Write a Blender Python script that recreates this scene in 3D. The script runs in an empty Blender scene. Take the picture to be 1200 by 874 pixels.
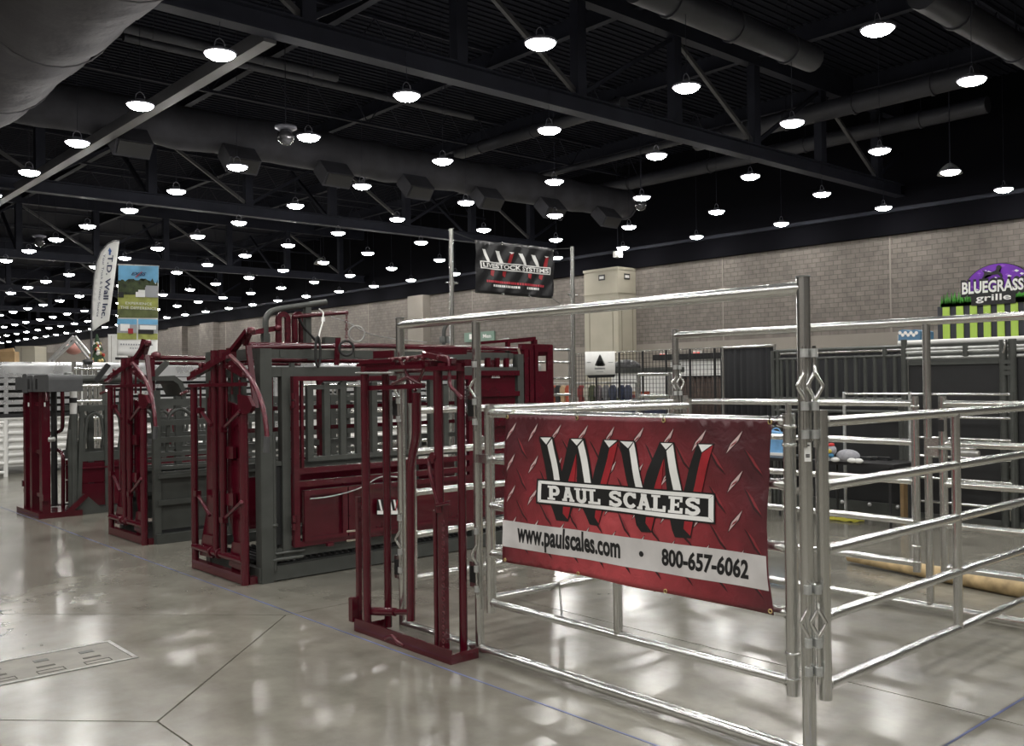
import bpy, bmesh, math, random
from mathutils import Vector as V, Matrix
random.seed(7)
SC = bpy.context.scene
COL = SC.collection
# ---------------------------------------------------------------- camera
FPX, W, H = 1096.0, 1200.0, 874.0
CAMZ = 1.65
yaw, pitch, roll = math.radians(41.57), math.radians(0.512), math.radians(0.70)
f0 = V((math.sin(yaw), math.cos(yaw), 0)); r0 = V((math.cos(yaw), -math.sin(yaw), 0)); z0 = V((0, 0, 1))
fw = f0*math.cos(pitch) + z0*math.sin(pitch)
up = z0*math.cos(pitch) - f0*math.sin(pitch)
rt = r0*math.cos(roll) - up*math.sin(roll)
up = up*math.cos(roll) + r0*math.sin(roll)
EYE = V((0, 0, CAMZ))
cd = bpy.data.cameras.new('camera'); cam = bpy.data.objects.new('camera', cd); COL.objects.link(cam)
cd.sensor_fit = 'HORIZONTAL'; cd.sensor_width = 36.0; cd.lens = 36.0*FPX/W; cd.clip_start = .05; cd.clip_end = 600
M = Matrix.Identity(4)
for i in range(3):
    M[i][0] = rt[i]; M[i][1] = up[i]; M[i][2] = -fw[i]; M[i][3] = EYE[i]
cam.matrix_world = M
SC.camera = cam
def ray(px, py): return fw + rt*((px-W/2)/FPX) - up*((py-H/2)/FPX)
def U(px, py, X=None, Y=None, Z=None, D=None):
    "the point of the hall seen at a photo pixel, on a wall, side or floor plane of the hall"
    r = ray(px, py)
    if X is not None: t = X/r.x
    elif Y is not None: t = Y/r.y
    elif Z is not None: t = (Z-CAMZ)/r.z
    else: t = D
    return EYE + r*t
def project(p):
    q = V(p)-EYE; d = q.dot(fw)
    return W/2+FPX*q.dot(rt)/d, H/2-FPX*q.dot(up)/d, d
# ---------------------------------------------------------------- world, exposure
wd = bpy.data.worlds.new('hall_air'); SC.world = wd; wd.use_nodes = True
wd.node_tree.nodes['Background'].inputs[0].default_value = (.55, .6, .75, 1)
wd.node_tree.nodes['Background'].inputs[1].default_value = .02
vs = SC.view_settings
vs.view_transform = 'Standard'; vs.look = 'None'; vs.gamma = 1.0; vs.use_curve_mapping = False; vs.exposure = 0.8
SC.cycles.use_denoising = True
SC.cycles.max_bounces = 6; SC.cycles.diffuse_bounces = 3; SC.cycles.glossy_bounces = 3
SC.cycles.sample_clamp_indirect = 6.0; SC.cycles.sample_clamp_direct = 0
LAMP_L = 62.0                                   # radiance of a lamp lens
LX = [8.1 + 4.57*i for i in range(-6, 7)]; LY = [8.75 + 4.56*j for j in range(-5, 33)]; LZ = 8.32
# lamps of the same grid that hang behind and beside the camera
def hall_lamp_light(x, y):
    d = bpy.data.lights.new('hall_lamp_light', 'AREA'); d.shape = 'DISK'; d.size = .56
    d.energy = 80*math.pi*math.pi*.28**2; d.color = (1, .975, .93)
    o = bpy.data.objects.new('hall_lamp_light', d); o.location = (x, y, LZ); COL.objects.link(o)
def in_view(p, m=25):
    x, y, d = project(p)
    return d > 0 and -m < x < W+m and -m < y < H+m
for x in LX:
    for y in LY:
        if not in_view((x, y, LZ)) and x < 26 and -15 < y < 22 and -20 < x:
            hall_lamp_light(x, y)
# ---------------------------------------------------------------- materials
MATS = {}
def mat(name, col, rough=.5, metal=0.0, noise=0.0, scale=8.0, bump=0.0, bscale=40.0, bdist=.01, coat=0.0, spec=.5, emit=None, rvar=0.0):
    m = bpy.data.materials.new(name); m.use_nodes = True; nt = m.node_tree; b = nt.nodes['Principled BSDF']
    b.inputs['Roughness'].default_value = rough; b.inputs['Metallic'].default_value = metal
    b.inputs['Coat Weight'].default_value = coat; b.inputs['Specular IOR Level'].default_value = spec
    c4 = (col[0], col[1], col[2], 1)
    b.inputs['Base Color'].default_value = c4
    tc = nt.nodes.new('ShaderNodeTexCoord')
    if noise > 0 or rvar > 0:
        n = nt.nodes.new('ShaderNodeTexNoise'); n.inputs['Scale'].default_value = scale; n.inputs['Detail'].default_value = 5
        nt.links.new(tc.outputs['Object'], n.inputs['Vector'])
        if noise > 0:
            r = nt.nodes.new('ShaderNodeValToRGB')
            r.color_ramp.elements[0].position = .3; r.color_ramp.elements[1].position = .7
            r.color_ramp.elements[0].color = tuple(max(0, v*(1-noise)) for v in col)+(1,)
            r.color_ramp.elements[1].color = tuple(min(1, v*(1+noise)) for v in col)+(1,)
            nt.links.new(n.outputs['Fac'], r.inputs['Fac']); nt.links.new(r.outputs['Color'], b.inputs['Base Color'])
        if rvar > 0:
            mr = nt.nodes.new('ShaderNodeMapRange'); mr.inputs['To Min'].default_value = max(.02, rough-rvar); mr.inputs['To Max'].default_value = rough+rvar
            mr.inputs['From Min'].default_value = .3; mr.inputs['From Max'].default_value = .7
            nt.links.new(n.outputs['Fac'], mr.inputs['Value']); nt.links.new(mr.outputs['Result'], b.inputs['Roughness'])
    if bump > 0:
        n2 = nt.nodes.new('ShaderNodeTexNoise'); n2.inputs['Scale'].default_value = bscale; n2.inputs['Detail'].default_value = 4
        nt.links.new(tc.outputs['Object'], n2.inputs['Vector'])
        bp = nt.nodes.new('ShaderNodeBump'); bp.inputs['Strength'].default_value = bump; bp.inputs['Distance'].default_value = bdist
        nt.links.new(n2.outputs['Fac'], bp.inputs['Height']); nt.links.new(bp.outputs['Normal'], b.inputs['Normal'])
    if emit:
        b.inputs['Emission Color'].default_value = tuple(emit[:3])+(1,); b.inputs['Emission Strength'].default_value = emit[3]
    MATS[name] = m
    return m
mat('galvanised', (.70, .705, .685), .20, .97, .05, 4)
mat('galvanised_dull', (.50, .51, .50), .42, .7, .2, 9)
mat('maroon', (.064, .0027, .0093), .24, 0, .15, 5, coat=.5)
mat('maroon_worn', (.09, .009, .018), .28, .2, .5, 30, coat=.4)
mat('charcoal', (.058, .062, .057), .38, 0, .15, 6, coat=.1)
mat('charcoal_dark', (.012, .0125, .0135), .5, 0, .15, 6)
mat('steel', (.42, .42, .41), .35, .8, .2, 20)
mat('zinc_pin', (.55, .5, .42), .35, .8)
mat('black_rubber', (.012, .012, .012), .6)
mat('black_plastic', (.018, .018, .019), .4)
mat('grey_plastic', (.075, .077, .08), .42, 0, .1, 10)
mat('white_paint', (.72, .72, .70), .4, 0, .05, 3)
mat('alu', (.62, .63, .64), .3, .75, .1, 3, rvar=.08)
mat('alu_bright', (.8, .8, .8), .25, .5, .05, 3)
mat('roof_steel', (.026, .028, .041), .6, 0, .2, 1, spec=.2)
mat('strut_steel', (.11, .11, .118), .35, .3, .15, 1)
mat('duct_dark', (.037, .037, .046), .75, 0, .35, 1.2, .5, 3)
mat('duct_grey', (.125, .122, .135), .8, 0, .12, .7, 1.0, 1.1, .12)
mat('pipe_dark', (.043, .044, .055), .5, 0, .2, 1)
mat('lamp_body', (.25, .25, .3), .4, .5)
mat('lens', (.9, .9, .9), .4, emit=(1, .975, .93, LAMP_L))
mat('glass_dark', (.05, .05, .055), .1, .3, coat=.5)
mat('cream', (.44, .41, .33), .7, 0, .06, 1)
mat('precast', (.27, .245, .215), .8, 0, .08, .6)
mat('wood_pole', (.46, .34, .18), .7, 0, .35, 9)
mat('rope_yellow', (.55, .5, .06), .6)
mat('tape_blue', (.08, .10, .22), .5, 0, .6, 3)
mat('joint_dark', (.10, .095, .085), .9)
mat('cloth_black', (.0055, .006, .0075), .9, 0, .2, 4)
mat('white_print', (.86, .86, .84), .45, 0, .03, 9)
mat('black_print', (.012, .012, .013), .35)
mat('red_print', (.34, .018, .026), .38, 0, .12, 18)
mat('sign_purple', (.16, .02, .42), .4, 0, .25, 1.2)
mat('sign_green', (.44, .65, .10), .45)
mat('grass_print', (.06, .36, .03), .5, 0, .5, 8)
mat('navy_panel', (.028, .03, .042), .5)
mat('cardboard', (.36, .24, .12), .8, 0, .15, 5)
mat('paper', (.75, .75, .73), .7)
def G(n): return MATS[n]
def wall_block_material():
    m = bpy.data.materials.new('split_face_block'); m.use_nodes = True; nt = m.node_tree; b = nt.nodes['Principled BSDF']
    tc = nt.nodes.new('ShaderNodeTexCoord'); mp = nt.nodes.new('ShaderNodeMapping')
    mp.inputs['Rotation'].default_value = (0, math.radians(-90), math.radians(-90))
    sp = nt.nodes.new('ShaderNodeSeparateXYZ'); cb = nt.nodes.new('ShaderNodeCombineXYZ')
    nt.links.new(tc.outputs['Object'], sp.inputs[0]); nt.links.new(sp.outputs['Y'], cb.inputs['X']); nt.links.new(sp.outputs['Z'], cb.inputs['Y'])
    br = nt.nodes.new('ShaderNodeTexBrick'); br.inputs['Scale'].default_value = 1.0
    br.inputs['Brick Width'].default_value = .41; br.inputs['Row Height'].default_value = .204; br.inputs['Mortar Size'].default_value = .013
    br.inputs['Color1'].default_value = (.20, .178, .158, 1); br.inputs['Color2'].default_value = (.165, .147, .132, 1); br.inputs['Mortar'].default_value = (.115, .104, .094, 1)
    nt.links.new(cb.outputs[0], br.inputs['Vector'])
    n = nt.nodes.new('ShaderNodeTexNoise'); n.inputs['Scale'].default_value = 3; n.inputs['Detail'].default_value = 6
    nt.links.new(tc.outputs['Object'], n.inputs['Vector'])
    mx = nt.nodes.new('ShaderNodeMixRGB'); mx.blend_type = 'OVERLAY'; mx.inputs['Fac'].default_value = .35
    nt.links.new(br.outputs['Color'], mx.inputs[1]); nt.links.new(n.outputs['Fac'], mx.inputs[2]); nt.links.new(mx.outputs[0], b.inputs['Base Color'])
    bp = nt.nodes.new('ShaderNodeBump'); bp.inputs['Strength'].default_value = .8; bp.inputs['Distance'].default_value = .02; bp.invert = True
    nt.links.new(br.outputs['Fac'], bp.inputs['Height']); nt.links.new(bp.outputs[0], b.inputs['Normal'])
    b.inputs['Roughness'].default_value = .9
    MATS['block'] = m
wall_block_material()
def floor_material():
    m = bpy.data.materials.new('polished_concrete'); m.use_nodes = True; nt = m.node_tree; b = nt.nodes['Principled BSDF']; L = nt.links.new
    tc = nt.nodes.new('ShaderNodeTexCoord')
    def noise(scale, det, stretch=None):
        n = nt.nodes.new('ShaderNodeTexNoise'); n.inputs['Scale'].default_value = scale; n.inputs['Detail'].default_value = det; n.inputs['Roughness'].default_value = .6
        if stretch:
            mp = nt.nodes.new('ShaderNodeMapping'); mp.inputs['Scale'].default_value = stretch
            L(tc.outputs['Object'], mp.inputs['Vector']); L(mp.outputs[0], n.inputs['Vector'])
        else: L(tc.outputs['Object'], n.inputs['Vector'])
        return n
    a = noise(.55, 8); c = noise(3.2, 9, (1.25, 1, 1))
    r = nt.nodes.new('ShaderNodeValToRGB'); e = r.color_ramp.elements
    e[0].position = .32; e[0].color = (.150, .143, .121, 1); e[1].position = .68; e[1].color = (.262, .250, .212, 1)
    L(a.outputs['Fac'], r.inputs['Fac'])
    r2 = nt.nodes.new('ShaderNodeValToRGB'); e = r2.color_ramp.elements
    e[0].position = .33; e[0].color = (.66, .655, .64, 1); e[1].position = .62; e[1].color = (1, 1, 1, 1)
    L(c.outputs['Fac'], r2.inputs['Fac'])
    mx = nt.nodes.new('ShaderNodeMixRGB'); mx.blend_type = 'MULTIPLY'; mx.inputs['Fac'].default_value = .8
    L(r.outputs[0], mx.inputs[1]); L(r2.outputs[0], mx.inputs[2]); L(mx.outputs[0], b.inputs['Base Color'])
    mr = nt.nodes.new('ShaderNodeMapRange'); mr.inputs['To Min'].default_value = .13; mr.inputs['To Max'].default_value = .27
    mr.inputs['From Min'].default_value = .25; mr.inputs['From Max'].default_value = .75
    L(noise(.8, 2).outputs['Fac'], mr.inputs['Value']); L(mr.outputs[0], b.inputs['Roughness'])
    bp = nt.nodes.new('ShaderNodeBump'); bp.inputs['Strength'].default_value = .012; bp.inputs['Distance'].default_value = .02
    L(noise(1.1, 1).outputs['Fac'], bp.inputs['Height']); L(bp.outputs[0], b.inputs['Normal'])
    b.inputs['Specular IOR Level'].default_value = .65
    MATS['floor'] = m
floor_material()
# ---------------------------------------------------------------- mesh helpers
class MB:
    def __init__(s): s.v = []; s.f = []; s.sm = []
    def add(s, vs, fs, smooth=False):
        o = len(s.v); s.v += [V(p) for p in vs]
        for f in fs: s.f.append([i+o for i in f]); s.sm.append(smooth)
        return s
    def box(s, lo, hi):
        j = [(random.random()-.5)*.0008 for _ in range(3)]      # keeps neighbouring faces from coinciding
        x0, y0, z0 = [lo[i]+j[i] for i in range(3)]; x1, y1, z1 = [hi[i]+j[i] for i in range(3)]
        return s.add([(x0,y0,z0),(x1,y0,z0),(x1,y1,z0),(x0,y1,z0),(x0,y0,z1),(x1,y0,z1),(x1,y1,z1),(x0,y1,z1)],
              [(3,2,1,0),(4,5,6,7),(0,1,5,4),(1,2,6,5),(2,3,7,6),(3,0,4,7)])
    def cbox(s, c, d): return s.box([c[i]-d[i]/2 for i in range(3)], [c[i]+d[i]/2 for i in range(3)])
    def beam(s, p, q, w, h, upv=(0,0,1)):
        j = V([(random.random()-.5)*.0008 for _ in range(3)]); p, q = V(p)+j, V(q)+j; t = (q-p).normalized(); u = V(upv)
        if abs(t.dot(u)) > .98: u = V((1,0,0))
        a = t.cross(u).normalized()*w/2; b = a.cross(t).normalized()*h/2
        return s.add([p-a-b,p+a-b,p+a+b,p-a+b,q-a-b,q+a-b,q+a+b,q-a+b],[(3,2,1,0),(4,5,6,7),(0,1,5,4),(1,2,6,5),(2,3,7,6),(3,0,4,7)])
    def tube(s, pts, r, n=10, closed=False, rs=None):
        pts = [V(p) for p in pts]; N = len(pts); rings = []
        tan = []
        for i in range(N):
            if closed: t = pts[(i+1)%N]-pts[i-1]
            elif i == 0: t = pts[1]-pts[0]
            elif i == N-1: t = pts[-1]-pts[-2]
            else: t = (pts[i+1]-pts[i]).normalized()+(pts[i]-pts[i-1]).normalized()
            tan.append(t.normalized() if t.length > 1e-9 else V((0,0,1)))
        a = tan[0].cross(V((0,0,1)))
        if a.length < 1e-3: a = V((1,0,0))
        a.normalize(); vs = []
        for i in range(N):
            a = a-tan[i]*a.dot(tan[i]); a.normalize(); b = tan[i].cross(a)
            rr = rs[i] if rs else r
            if 0 < i < N-1 and not closed:
                d1 = (pts[i]-pts[i-1]).normalized(); c = max(.5, d1.dot(tan[i]))
            else: c = 1
            for k in range(n):
                an = 2*math.pi*k/n
                vs.append(pts[i]+(a*math.cos(an)+b*math.sin(an))*rr)
        fs = []
        for i in range(N if closed else N-1):
            j = (i+1) % N
            for k in range(n): fs.append((i*n+k, i*n+(k+1)%n, j*n+(k+1)%n, j*n+k))
        s.add(vs, fs, True)
        if not closed:
            s.add(vs[:n], [tuple(range(n))[::-1]]); s.add(vs[-n:], [tuple(range(n))])
        return s
    def lathe(s, c, prof, n=16, axis=(0,0,1), smooth=True):
        c = V(c); ax = V(axis).normalized(); a = ax.cross(V((1,0,0)))
        if a.length < 1e-3: a = ax.cross(V((0,1,0)))
        a.normalize(); b = ax.cross(a); vs = []
        for r, z in prof:
            for k in range(n):
                an = 2*math.pi*k/n; vs.append(c+ax*z+(a*math.cos(an)+b*math.sin(an))*r)
        fs = [(i*n+k, i*n+(k+1)%n, (i+1)*n+(k+1)%n, (i+1)*n+k) for i in range(len(prof)-1) for k in range(n)]
        s.add(vs, fs, smooth)
        if prof[0][0] > 1e-4: s.add(vs[:n], [tuple(range(n))[::-1]])
        if prof[-1][0] > 1e-4: s.add(vs[-n:], [tuple(range(n))])
        return s
    def prism(s, pts, vec):
        pts = [V(p) for p in pts]; vec = V(vec); n = len(pts)
        s.add(pts+[p+vec for p in pts], [tuple(range(n))[::-1], tuple(range(n, 2*n))]+[(i,(i+1)%n,n+(i+1)%n,n+i) for i in range(n)])
        return s
    def ell(s, c, r, n=14, m=8):
        c = V(c); vs = []
        for i in range(m+1):
            th = math.pi*i/m
            for k in range(n):
                an = 2*math.pi*k/n
                vs.append(c+V((r[0]*math.sin(th)*math.cos(an), r[1]*math.sin(th)*math.sin(an), r[2]*math.cos(th))))
        return s.add(vs, [(i*n+k, (i+1)*n+k, (i+1)*n+(k+1)%n, i*n+(k+1)%n) for i in range(m) for k in range(n)], True)
    def build(s, name, m, parent=None):
        org = ORG.get(parent.name, V((0,0,0))) if parent else V((0,0,0))
        me = bpy.data.meshes.new(name); me.from_pydata([tuple(p-org) for p in s.v], [], s.f)
        me.polygons.foreach_set('use_smooth', s.sm); me.validate(); me.update()
        bm = bmesh.new(); bm.from_mesh(me); bmesh.ops.recalc_face_normals(bm, faces=bm.faces); bm.to_mesh(me); bm.free()
        me.materials.append(G(m) if isinstance(m, str) else m)
        o = bpy.data.objects.new(name, me); COL.objects.link(o)
        if parent: o.parent = parent; ORG[o.name] = org
        return o
ORG = {}
def tag(o, label, cat, group=None, kind=None):
    o['label'] = label; o['category'] = cat
    if group: o['group'] = group
    if kind: o['kind'] = kind
    return o
def thing(name, label, cat, loc=(0,0,0), group=None):
    o = bpy.data.objects.new(name, None); COL.objects.link(o); o.location = loc; o.empty_display_size = .1
    ORG[o.name] = V(loc)
    return tag(o, label, cat, group)
def one(name, mb, m, label, cat, group=None):
    "a thing that is a single mesh: its origin goes to the foot of the mesh"
    xs = [p.x for p in mb.v]; ys = [p.y for p in mb.v]; zs = [p.z for p in mb.v]
    c = V(((min(xs)+max(xs))/2, (min(ys)+max(ys))/2, min(zs)))
    mb.v = [p-c for p in mb.v]
    o = mb.build(name, m); o.location = c; ORG[o.name] = c
    return tag(o, label, cat, group)
def struct(name, mb, m):
    o = mb.build(name, m); o['kind'] = 'structure'; return o
def copy_tree(o, parent=None):
    c = o.copy(); COL.objects.link(c)
    if parent: c.parent = parent
    for ch in list(o.children): copy_tree(ch, c)
    return c
def arc(c, r, a0, a1, n, ax1, ax2):
    c, ax1, ax2 = V(c), V(ax1), V(ax2)
    return [c+ax1*(r*math.cos(math.radians(a0+(a1-a0)*i/n)))+ax2*(r*math.sin(math.radians(a0+(a1-a0)*i/n))) for i in range(n+1)]
def rounded(pts, rad, n=4):
    pts = [V(p) for p in pts]; out = [pts[0]]
    for i in range(1, len(pts)-1):
        a, b, c = pts[i-1], pts[i], pts[i+1]
        r = min(rad, (a-b).length*.45, (c-b).length*.45)
        p, q = b+(a-b).normalized()*r, b+(c-b).normalized()*r
        for k in range(n+1):
            t = k/n; out.append(p*(1-t)**2+b*2*t*(1-t)+q*t*t)
    return out+[pts[-1]]
# ================================================================ THE HALL
WALLX = 37.5; FARY = 160.0; WTOP = 7.5; DECK = 13.0
# floor: slabs with saw-cut joints, and a diamond slab round a floor box
fl = MB().box((-22, -24, -.2), (WALLX, FARY, -.012)); floor = struct('floor', fl, 'joint_dark')
def slab(poly):
    c = V((sum(p[0] for p in poly)/len(poly), sum(p[1] for p in poly)/len(poly), 0))
    n = len(poly); g = .005; P = []
    for i in range(n):                               # inset by the joint's half width
        a, b, d = V(poly[i-1]+(0,)), V(poly[i]+(0,)), V(poly[(i+1)%n]+(0,))
        e1 = (b-a).normalized(); e2 = (d-b).normalized()
        n1 = V((-e1.y, e1.x, 0)); n2 = V((-e2.y, e2.x, 0)); k = 1+n1.dot(n2)
        P.append(b+(n1+n2)*(g/max(k, .2)))
    MB().prism([p+V((0,0,-.012)) for p in P], (0,0,.012)).build('slab', 'floor', floor)
GX = [-22, 1.74, 4.72, 12.0, 21.0, 30.0, WALLX]; GY = [-24, 6.1, 18.3, 42.0, 80.0, FARY]
DC = (1.74, 6.1); DR = 1.48
for i in range(len(GX)-1):
    for j in range(len(GY)-1):
        x0, x1, y0, y1 = GX[i], GX[i+1], GY[j], GY[j+1]
        P = []
        for (x, y), (ax, ay) in (((x0,y0),(0,1)), ((x1,y0),(1,0)), ((x1,y1),(0,1)), ((x0,y1),(1,0))):
            if abs(x-DC[0]) < .01 and abs(y-DC[1]) < .01:
                sx = 1 if x == x0 else -1; sy = 1 if y == y0 else -1
                A, B = (x, y+sy*DR), (x+sx*DR, y)
                P += [A, B] if (ax, ay) == (0, 1) else [B, A]
            else: P.append((x, y))
        slab(P)
slab([(DC[0], DC[1]-DR), (DC[0]+DR, DC[1]), (DC[0], DC[1]+DR), (DC[0]-DR, DC[1])])
# chalk lines snapped on the slab
MB().box((3.275, -4, 0), (3.287, 40, .0015)).build('chalk_line', 'tape_blue', floor)
MB().box((2.0, 1.86, 0), (14, 1.872, .0015)).build('chalk_line', 'tape_blue', floor)
# utility box in the slab
t = thing('floor_access_cover', 'rectangular metal utility cover let into the pale concrete floor', 'floor cover', (1.62, 6.03, 0))
fx0, fx1, fy0, fy1 = 1.2, 2.04, 5.8, 6.26
MB().box((fx0, fy0, -.01), (fx1, fy1, .003)).build('lid', mat('cover_steel', (.19, .18, .155), .4, .2, .25, 6), t)
for a, b in (((fx0-.025, fy0-.025), (fx1+.025, fy0)), ((fx0-.025, fy1), (fx1+.025, fy1+.025)), ((fx0-.025, fy0), (fx0, fy1)), ((fx1, fy0), (fx1+.025, fy1))):
    MB().box((a[0], a[1], 0), (b[0], b[1], .006)).build('frame_bar', 'steel', t)
for hx in (1.34, 1.6, 1.86):
    MB().box((hx-.05, 5.97, .003), (hx+.05, 6.0, .0045)).build('slot', 'joint_dark', t)
    MB().box((hx-.075, 5.84, .003), (hx+.075, 5.845, .0045)).box((hx-.075, 5.9, .003), (hx+.075, 5.905, .0045)).box((hx-.075, 5.845, .003), (hx-.07, 5.9, .0045)).box((hx+.07, 5.845, .003), (hx+.075, 5.9, .0045)).build('hatch_outline', 'joint_dark', t)
    MB().box((hx-.03, 6.1, .003), (hx+.05, 6.15, .0045)).build('handle_recess', 'charcoal', t)
# walls
wr = struct('wall_right', MB().box((WALLX, -24, 3.5), (WALLX+.3, FARY, WTOP)), 'block')
MB().box((WALLX-.02, -24, 0), (WALLX+.3, FARY, 3.5)).build('precast_base', 'precast', wr)
MB().box((WALLX-.25, -24, WTOP), (WALLX+.3, FARY, DECK+.3)).build('upper_fascia', mat('fascia_black', (.005, .005, .007), .9, spec=.05), wr)
MB().box((WALLX-.42, -24, WTOP+.9), (WALLX-.25, FARY, WTOP+1.05)).build('ledge', 'roof_steel', wr)
for k in range(12):
    y = 10.2+8.35*k if k < 4 else 46+12*(k-4)
    MB().box((WALLX-.015, y-.03, 3.5), (WALLX+.02, y+.03, WTOP)).build('control_joint', 'precast', wr)
struct('wall_left', MB().box((-22.3, -24, 0), (-22, FARY, DECK)), 'block'); struct('wall_back', MB().box((-22, -24.3, 0), (WALLX, -24, DECK)), 'block')
wf = struct('wall_far', MB().box((-22, FARY, 0), (WALLX+.3, FARY+.3, DECK+.3)), 'charcoal_dark')
MB().box((-22, FARY-.05, 0), (WALLX, FARY, 6)).build('lower_wall', 'precast', wf)
def pil(y0, y1, dx, m, z1=WTOP):
    return MB().box((WALLX-dx, y0, 0), (WALLX, y1, z1)).build('pilaster', m, wr)
for px0, px1, m in ((197, 213, 'block'), (234, 250, 'block'), (478, 496, 'precast')):
    ya, yb = U(px1, 400, X=WALLX-.6).y, U(px0, 400, X=WALLX-.6).y
    pil(ya, yb, .6, m)
# the cream column in front of the wall
col = struct('column', MB().box((36.1, 32.4, 0), (WALLX, 34.8, WTOP-.12)), 'cream')
MB().box((36.06, 32.36, 6.17), (WALLX, 34.84, 6.22)).build('moulding', 'cream', col)
MB().box((36.06, 32.36, WTOP-.12), (WALLX, 34.84, WTOP+.01)).build('cap', 'cream', col)
cdk = mat('cream_groove', (.25, .23, .18), .8)
for y0, y1 in ((32.75, 34.45),):
    for a, b in (((y0, .6), (y1, .64)), ((y0, 5.66), (y1, 5.7)), ((y0, .6), (y0+.04, 5.7)), ((y1-.04, .6), (y1, 5.7))):
        MB().box((36.085, a[0], a[1]), (36.1, b[0], b[1])).build('panel_groove', cdk, col)
for a, b in (((36.35, .6), (36.39, 5.7)), ((37.2, .6), (37.24, 5.7)), ((36.35, 5.66), (37.24, 5.7))):
    MB().box((a[0], 32.385, a[1]), (b[0], 32.4, b[1])).build('panel_groove', cdk, col)
# ceiling deck and its ribs
cl = struct('ceiling', MB().box((-22, -24, DECK), (WALLX+.3, FARY, DECK+.3)), mat('deck', (.018, .019, .028), .8, spec=.1))
rb = MB()
y = 8.0
while y < 62: rb.box((-14, y, DECK-.05), (WALLX, y+.11, DECK)); y += .30
o = rb.build('deck_rib', 'deck', cl); o['kind'] = 'stuff'
def ordinal(n):
    n += 1
    base = ['','first','second','third','fourth','fifth','sixth','seventh','eighth','ninth','tenth','eleventh','twelfth','thirteenth','fourteenth','fifteenth','sixteenth','seventeenth','eighteenth','nineteenth']
    if n < 20: return base[n]
    return {2:'twent',3:'thirt',4:'fort'}[n//10]+('ieth' if n % 10 == 0 else 'y-'+base[n % 10])
# steel purlins along the hall
k = 0
for x in (2.0, 8.4, 14.6, 20.8, 27.0, 33.2):
    MB().box((x-.12, 6, 12.4), (x+.12, FARY, 12.43)).box((x-.012, 6, 12.43), (x+.012, FARY, 12.97)).box((x-.12, 6, 12.97), (x+.12, FARY, 13.0)).build('purlin', 'roof_steel', cl)
# open-web joists across the hall
for y in (11.5, 24.2, 30.8, 44.3, 51.0, 64.5, 71.0, 84, 104):
    j = MB().box((-12, y-.05, 11.7), (WALLX, y+.05, 11.79)).box((-12, y-.05, 12.85), (WALLX, y+.05, 12.95)).build('joist', 'roof_steel', cl)
    mb = MB(); x = -12.0
    while x < WALLX-1.6 and y < 60:
        mb.beam((x, y, 11.75), (x+.8, y, 12.9), .035, .035).beam((x+.8, y, 12.9), (x+1.6, y, 11.75), .035, .035); x += 1.6
    if mb.v: mb.build('joist_web', 'roof_steel', j)
# main trusses
for q, y in enumerate((17.95, 38.1, 58.2, 78.3, 98.4, 118.5, 138.6)):
    t = thing('roof_truss', 'dark steel roof truss crossing the ceiling, %s from the camera' % (('nearest one to the camera' if q == 0 else ordinal(q)+' one counted')), 'truss', (12, y, 9), 'roof trusses')
    t['label'] = ('nearest dark steel truss crossing the ceiling above the hanging banner' if q == 0 else 'dark steel roof truss across the ceiling, %s one counted from the near end' % ordinal(q))
    MB().box((-12, y-.2, 8.98), (WALLX-.1, y+.2, 9.03)).box((-12, y-.03, 9.03), (WALLX-.1, y+.03, 9.42)).box((-12, y-.2, 9.42), (WALLX-.1, y+.2, 9.46)).build('bottom_chord', 'roof_steel', t)
    MB().box((-12, y-.18, 12.1), (WALLX-.1, y+.18, DECK)).build('top_chord', 'roof_steel', t)
    x = 1.7; i = 0
    while x < WALLX-2:
        MB().box((x-.17, y-.15, 9.46), (x+.17, y+.15, 12.1)).build('vertical', 'roof_steel', t)
        s = 1 if i % 2 else -1
        MB().beam((x+(0 if s < 0 else 4.2), y, 9.5), (x+(4.2 if s < 0 else 0), y, 12.1), .12, .12).build('diagonal', 'strut_steel' if i % 2 else 'roof_steel', t)
        x += 4.2; i += 1
# bracing struts between the trusses
for q, (x, m, lab) in enumerate(((9.35, 'strut_steel', 'pale steel bracing strut running along the ceiling beside the left lamps'),)):
    one('bracing_strut', MB().box((x-.15, 18.15, 8.9), (x+.15, 138, 9.2)), m, lab, 'strut')
# kicker braces from the trusses up to the deck
for q, (x, y) in enumerate(((6.6, 38), (14.3, 38), (22.7, 38), (31, 38), (14.3, 58), (22.7, 58), (30.2, 58))):
    one('kicker_brace', MB().beam((x, y+.3, 9.3), (x, y+4.0, 12.2), .14, .14), 'roof_steel', 'dark slanting brace on the %s roof truss, %s from the left' % ('second' if y < 50 else 'third', ordinal(q if y < 50 else q-4)), 'brace', 'kicker braces')
# pipes
def pipe(pts, r, m, lab, name='ceiling_pipe', rings=0):
    t = thing(name, lab, 'pipe', pts[0])
    MB().tube(pts, r, 14).build('pipe_run', m, t)
    a, b = V(pts[0]), V(pts[-1])
    for i in range(rings):
        c = a+(b-a)*((i+.5)/rings); d = (b-a).normalized()
        MB().tube([c-d*.05, c+d*.05], r*1.12, 14).build('coupling', m, t)
        MB().tube([c+V((0,0,r)), V((c.x, c.y, 12.3))], .012, 5).build('hanger_rod', 'roof_steel', t)
    return t
zP = 10.4
def zpipe(pxa, pya, pxb, pyb, axis, z):
    a, b = U(pxa, pya, Z=z), U(pxb, pyb, Z=z)
    if axis == 'x': m_ = (a.y+b.y)/2; a.y = b.y = m_
    else: m_ = (a.x+b.x)/2; a.x = b.x = m_
    return [tuple(a), tuple(b)]
p = zpipe(735, -12, 961, 66, 'x', 10.3); pipe(p, .36, 'pipe_dark', 'thick capped pipe ending in the dark ceiling above the nearest truss', 'air_duct', 3)
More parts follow.
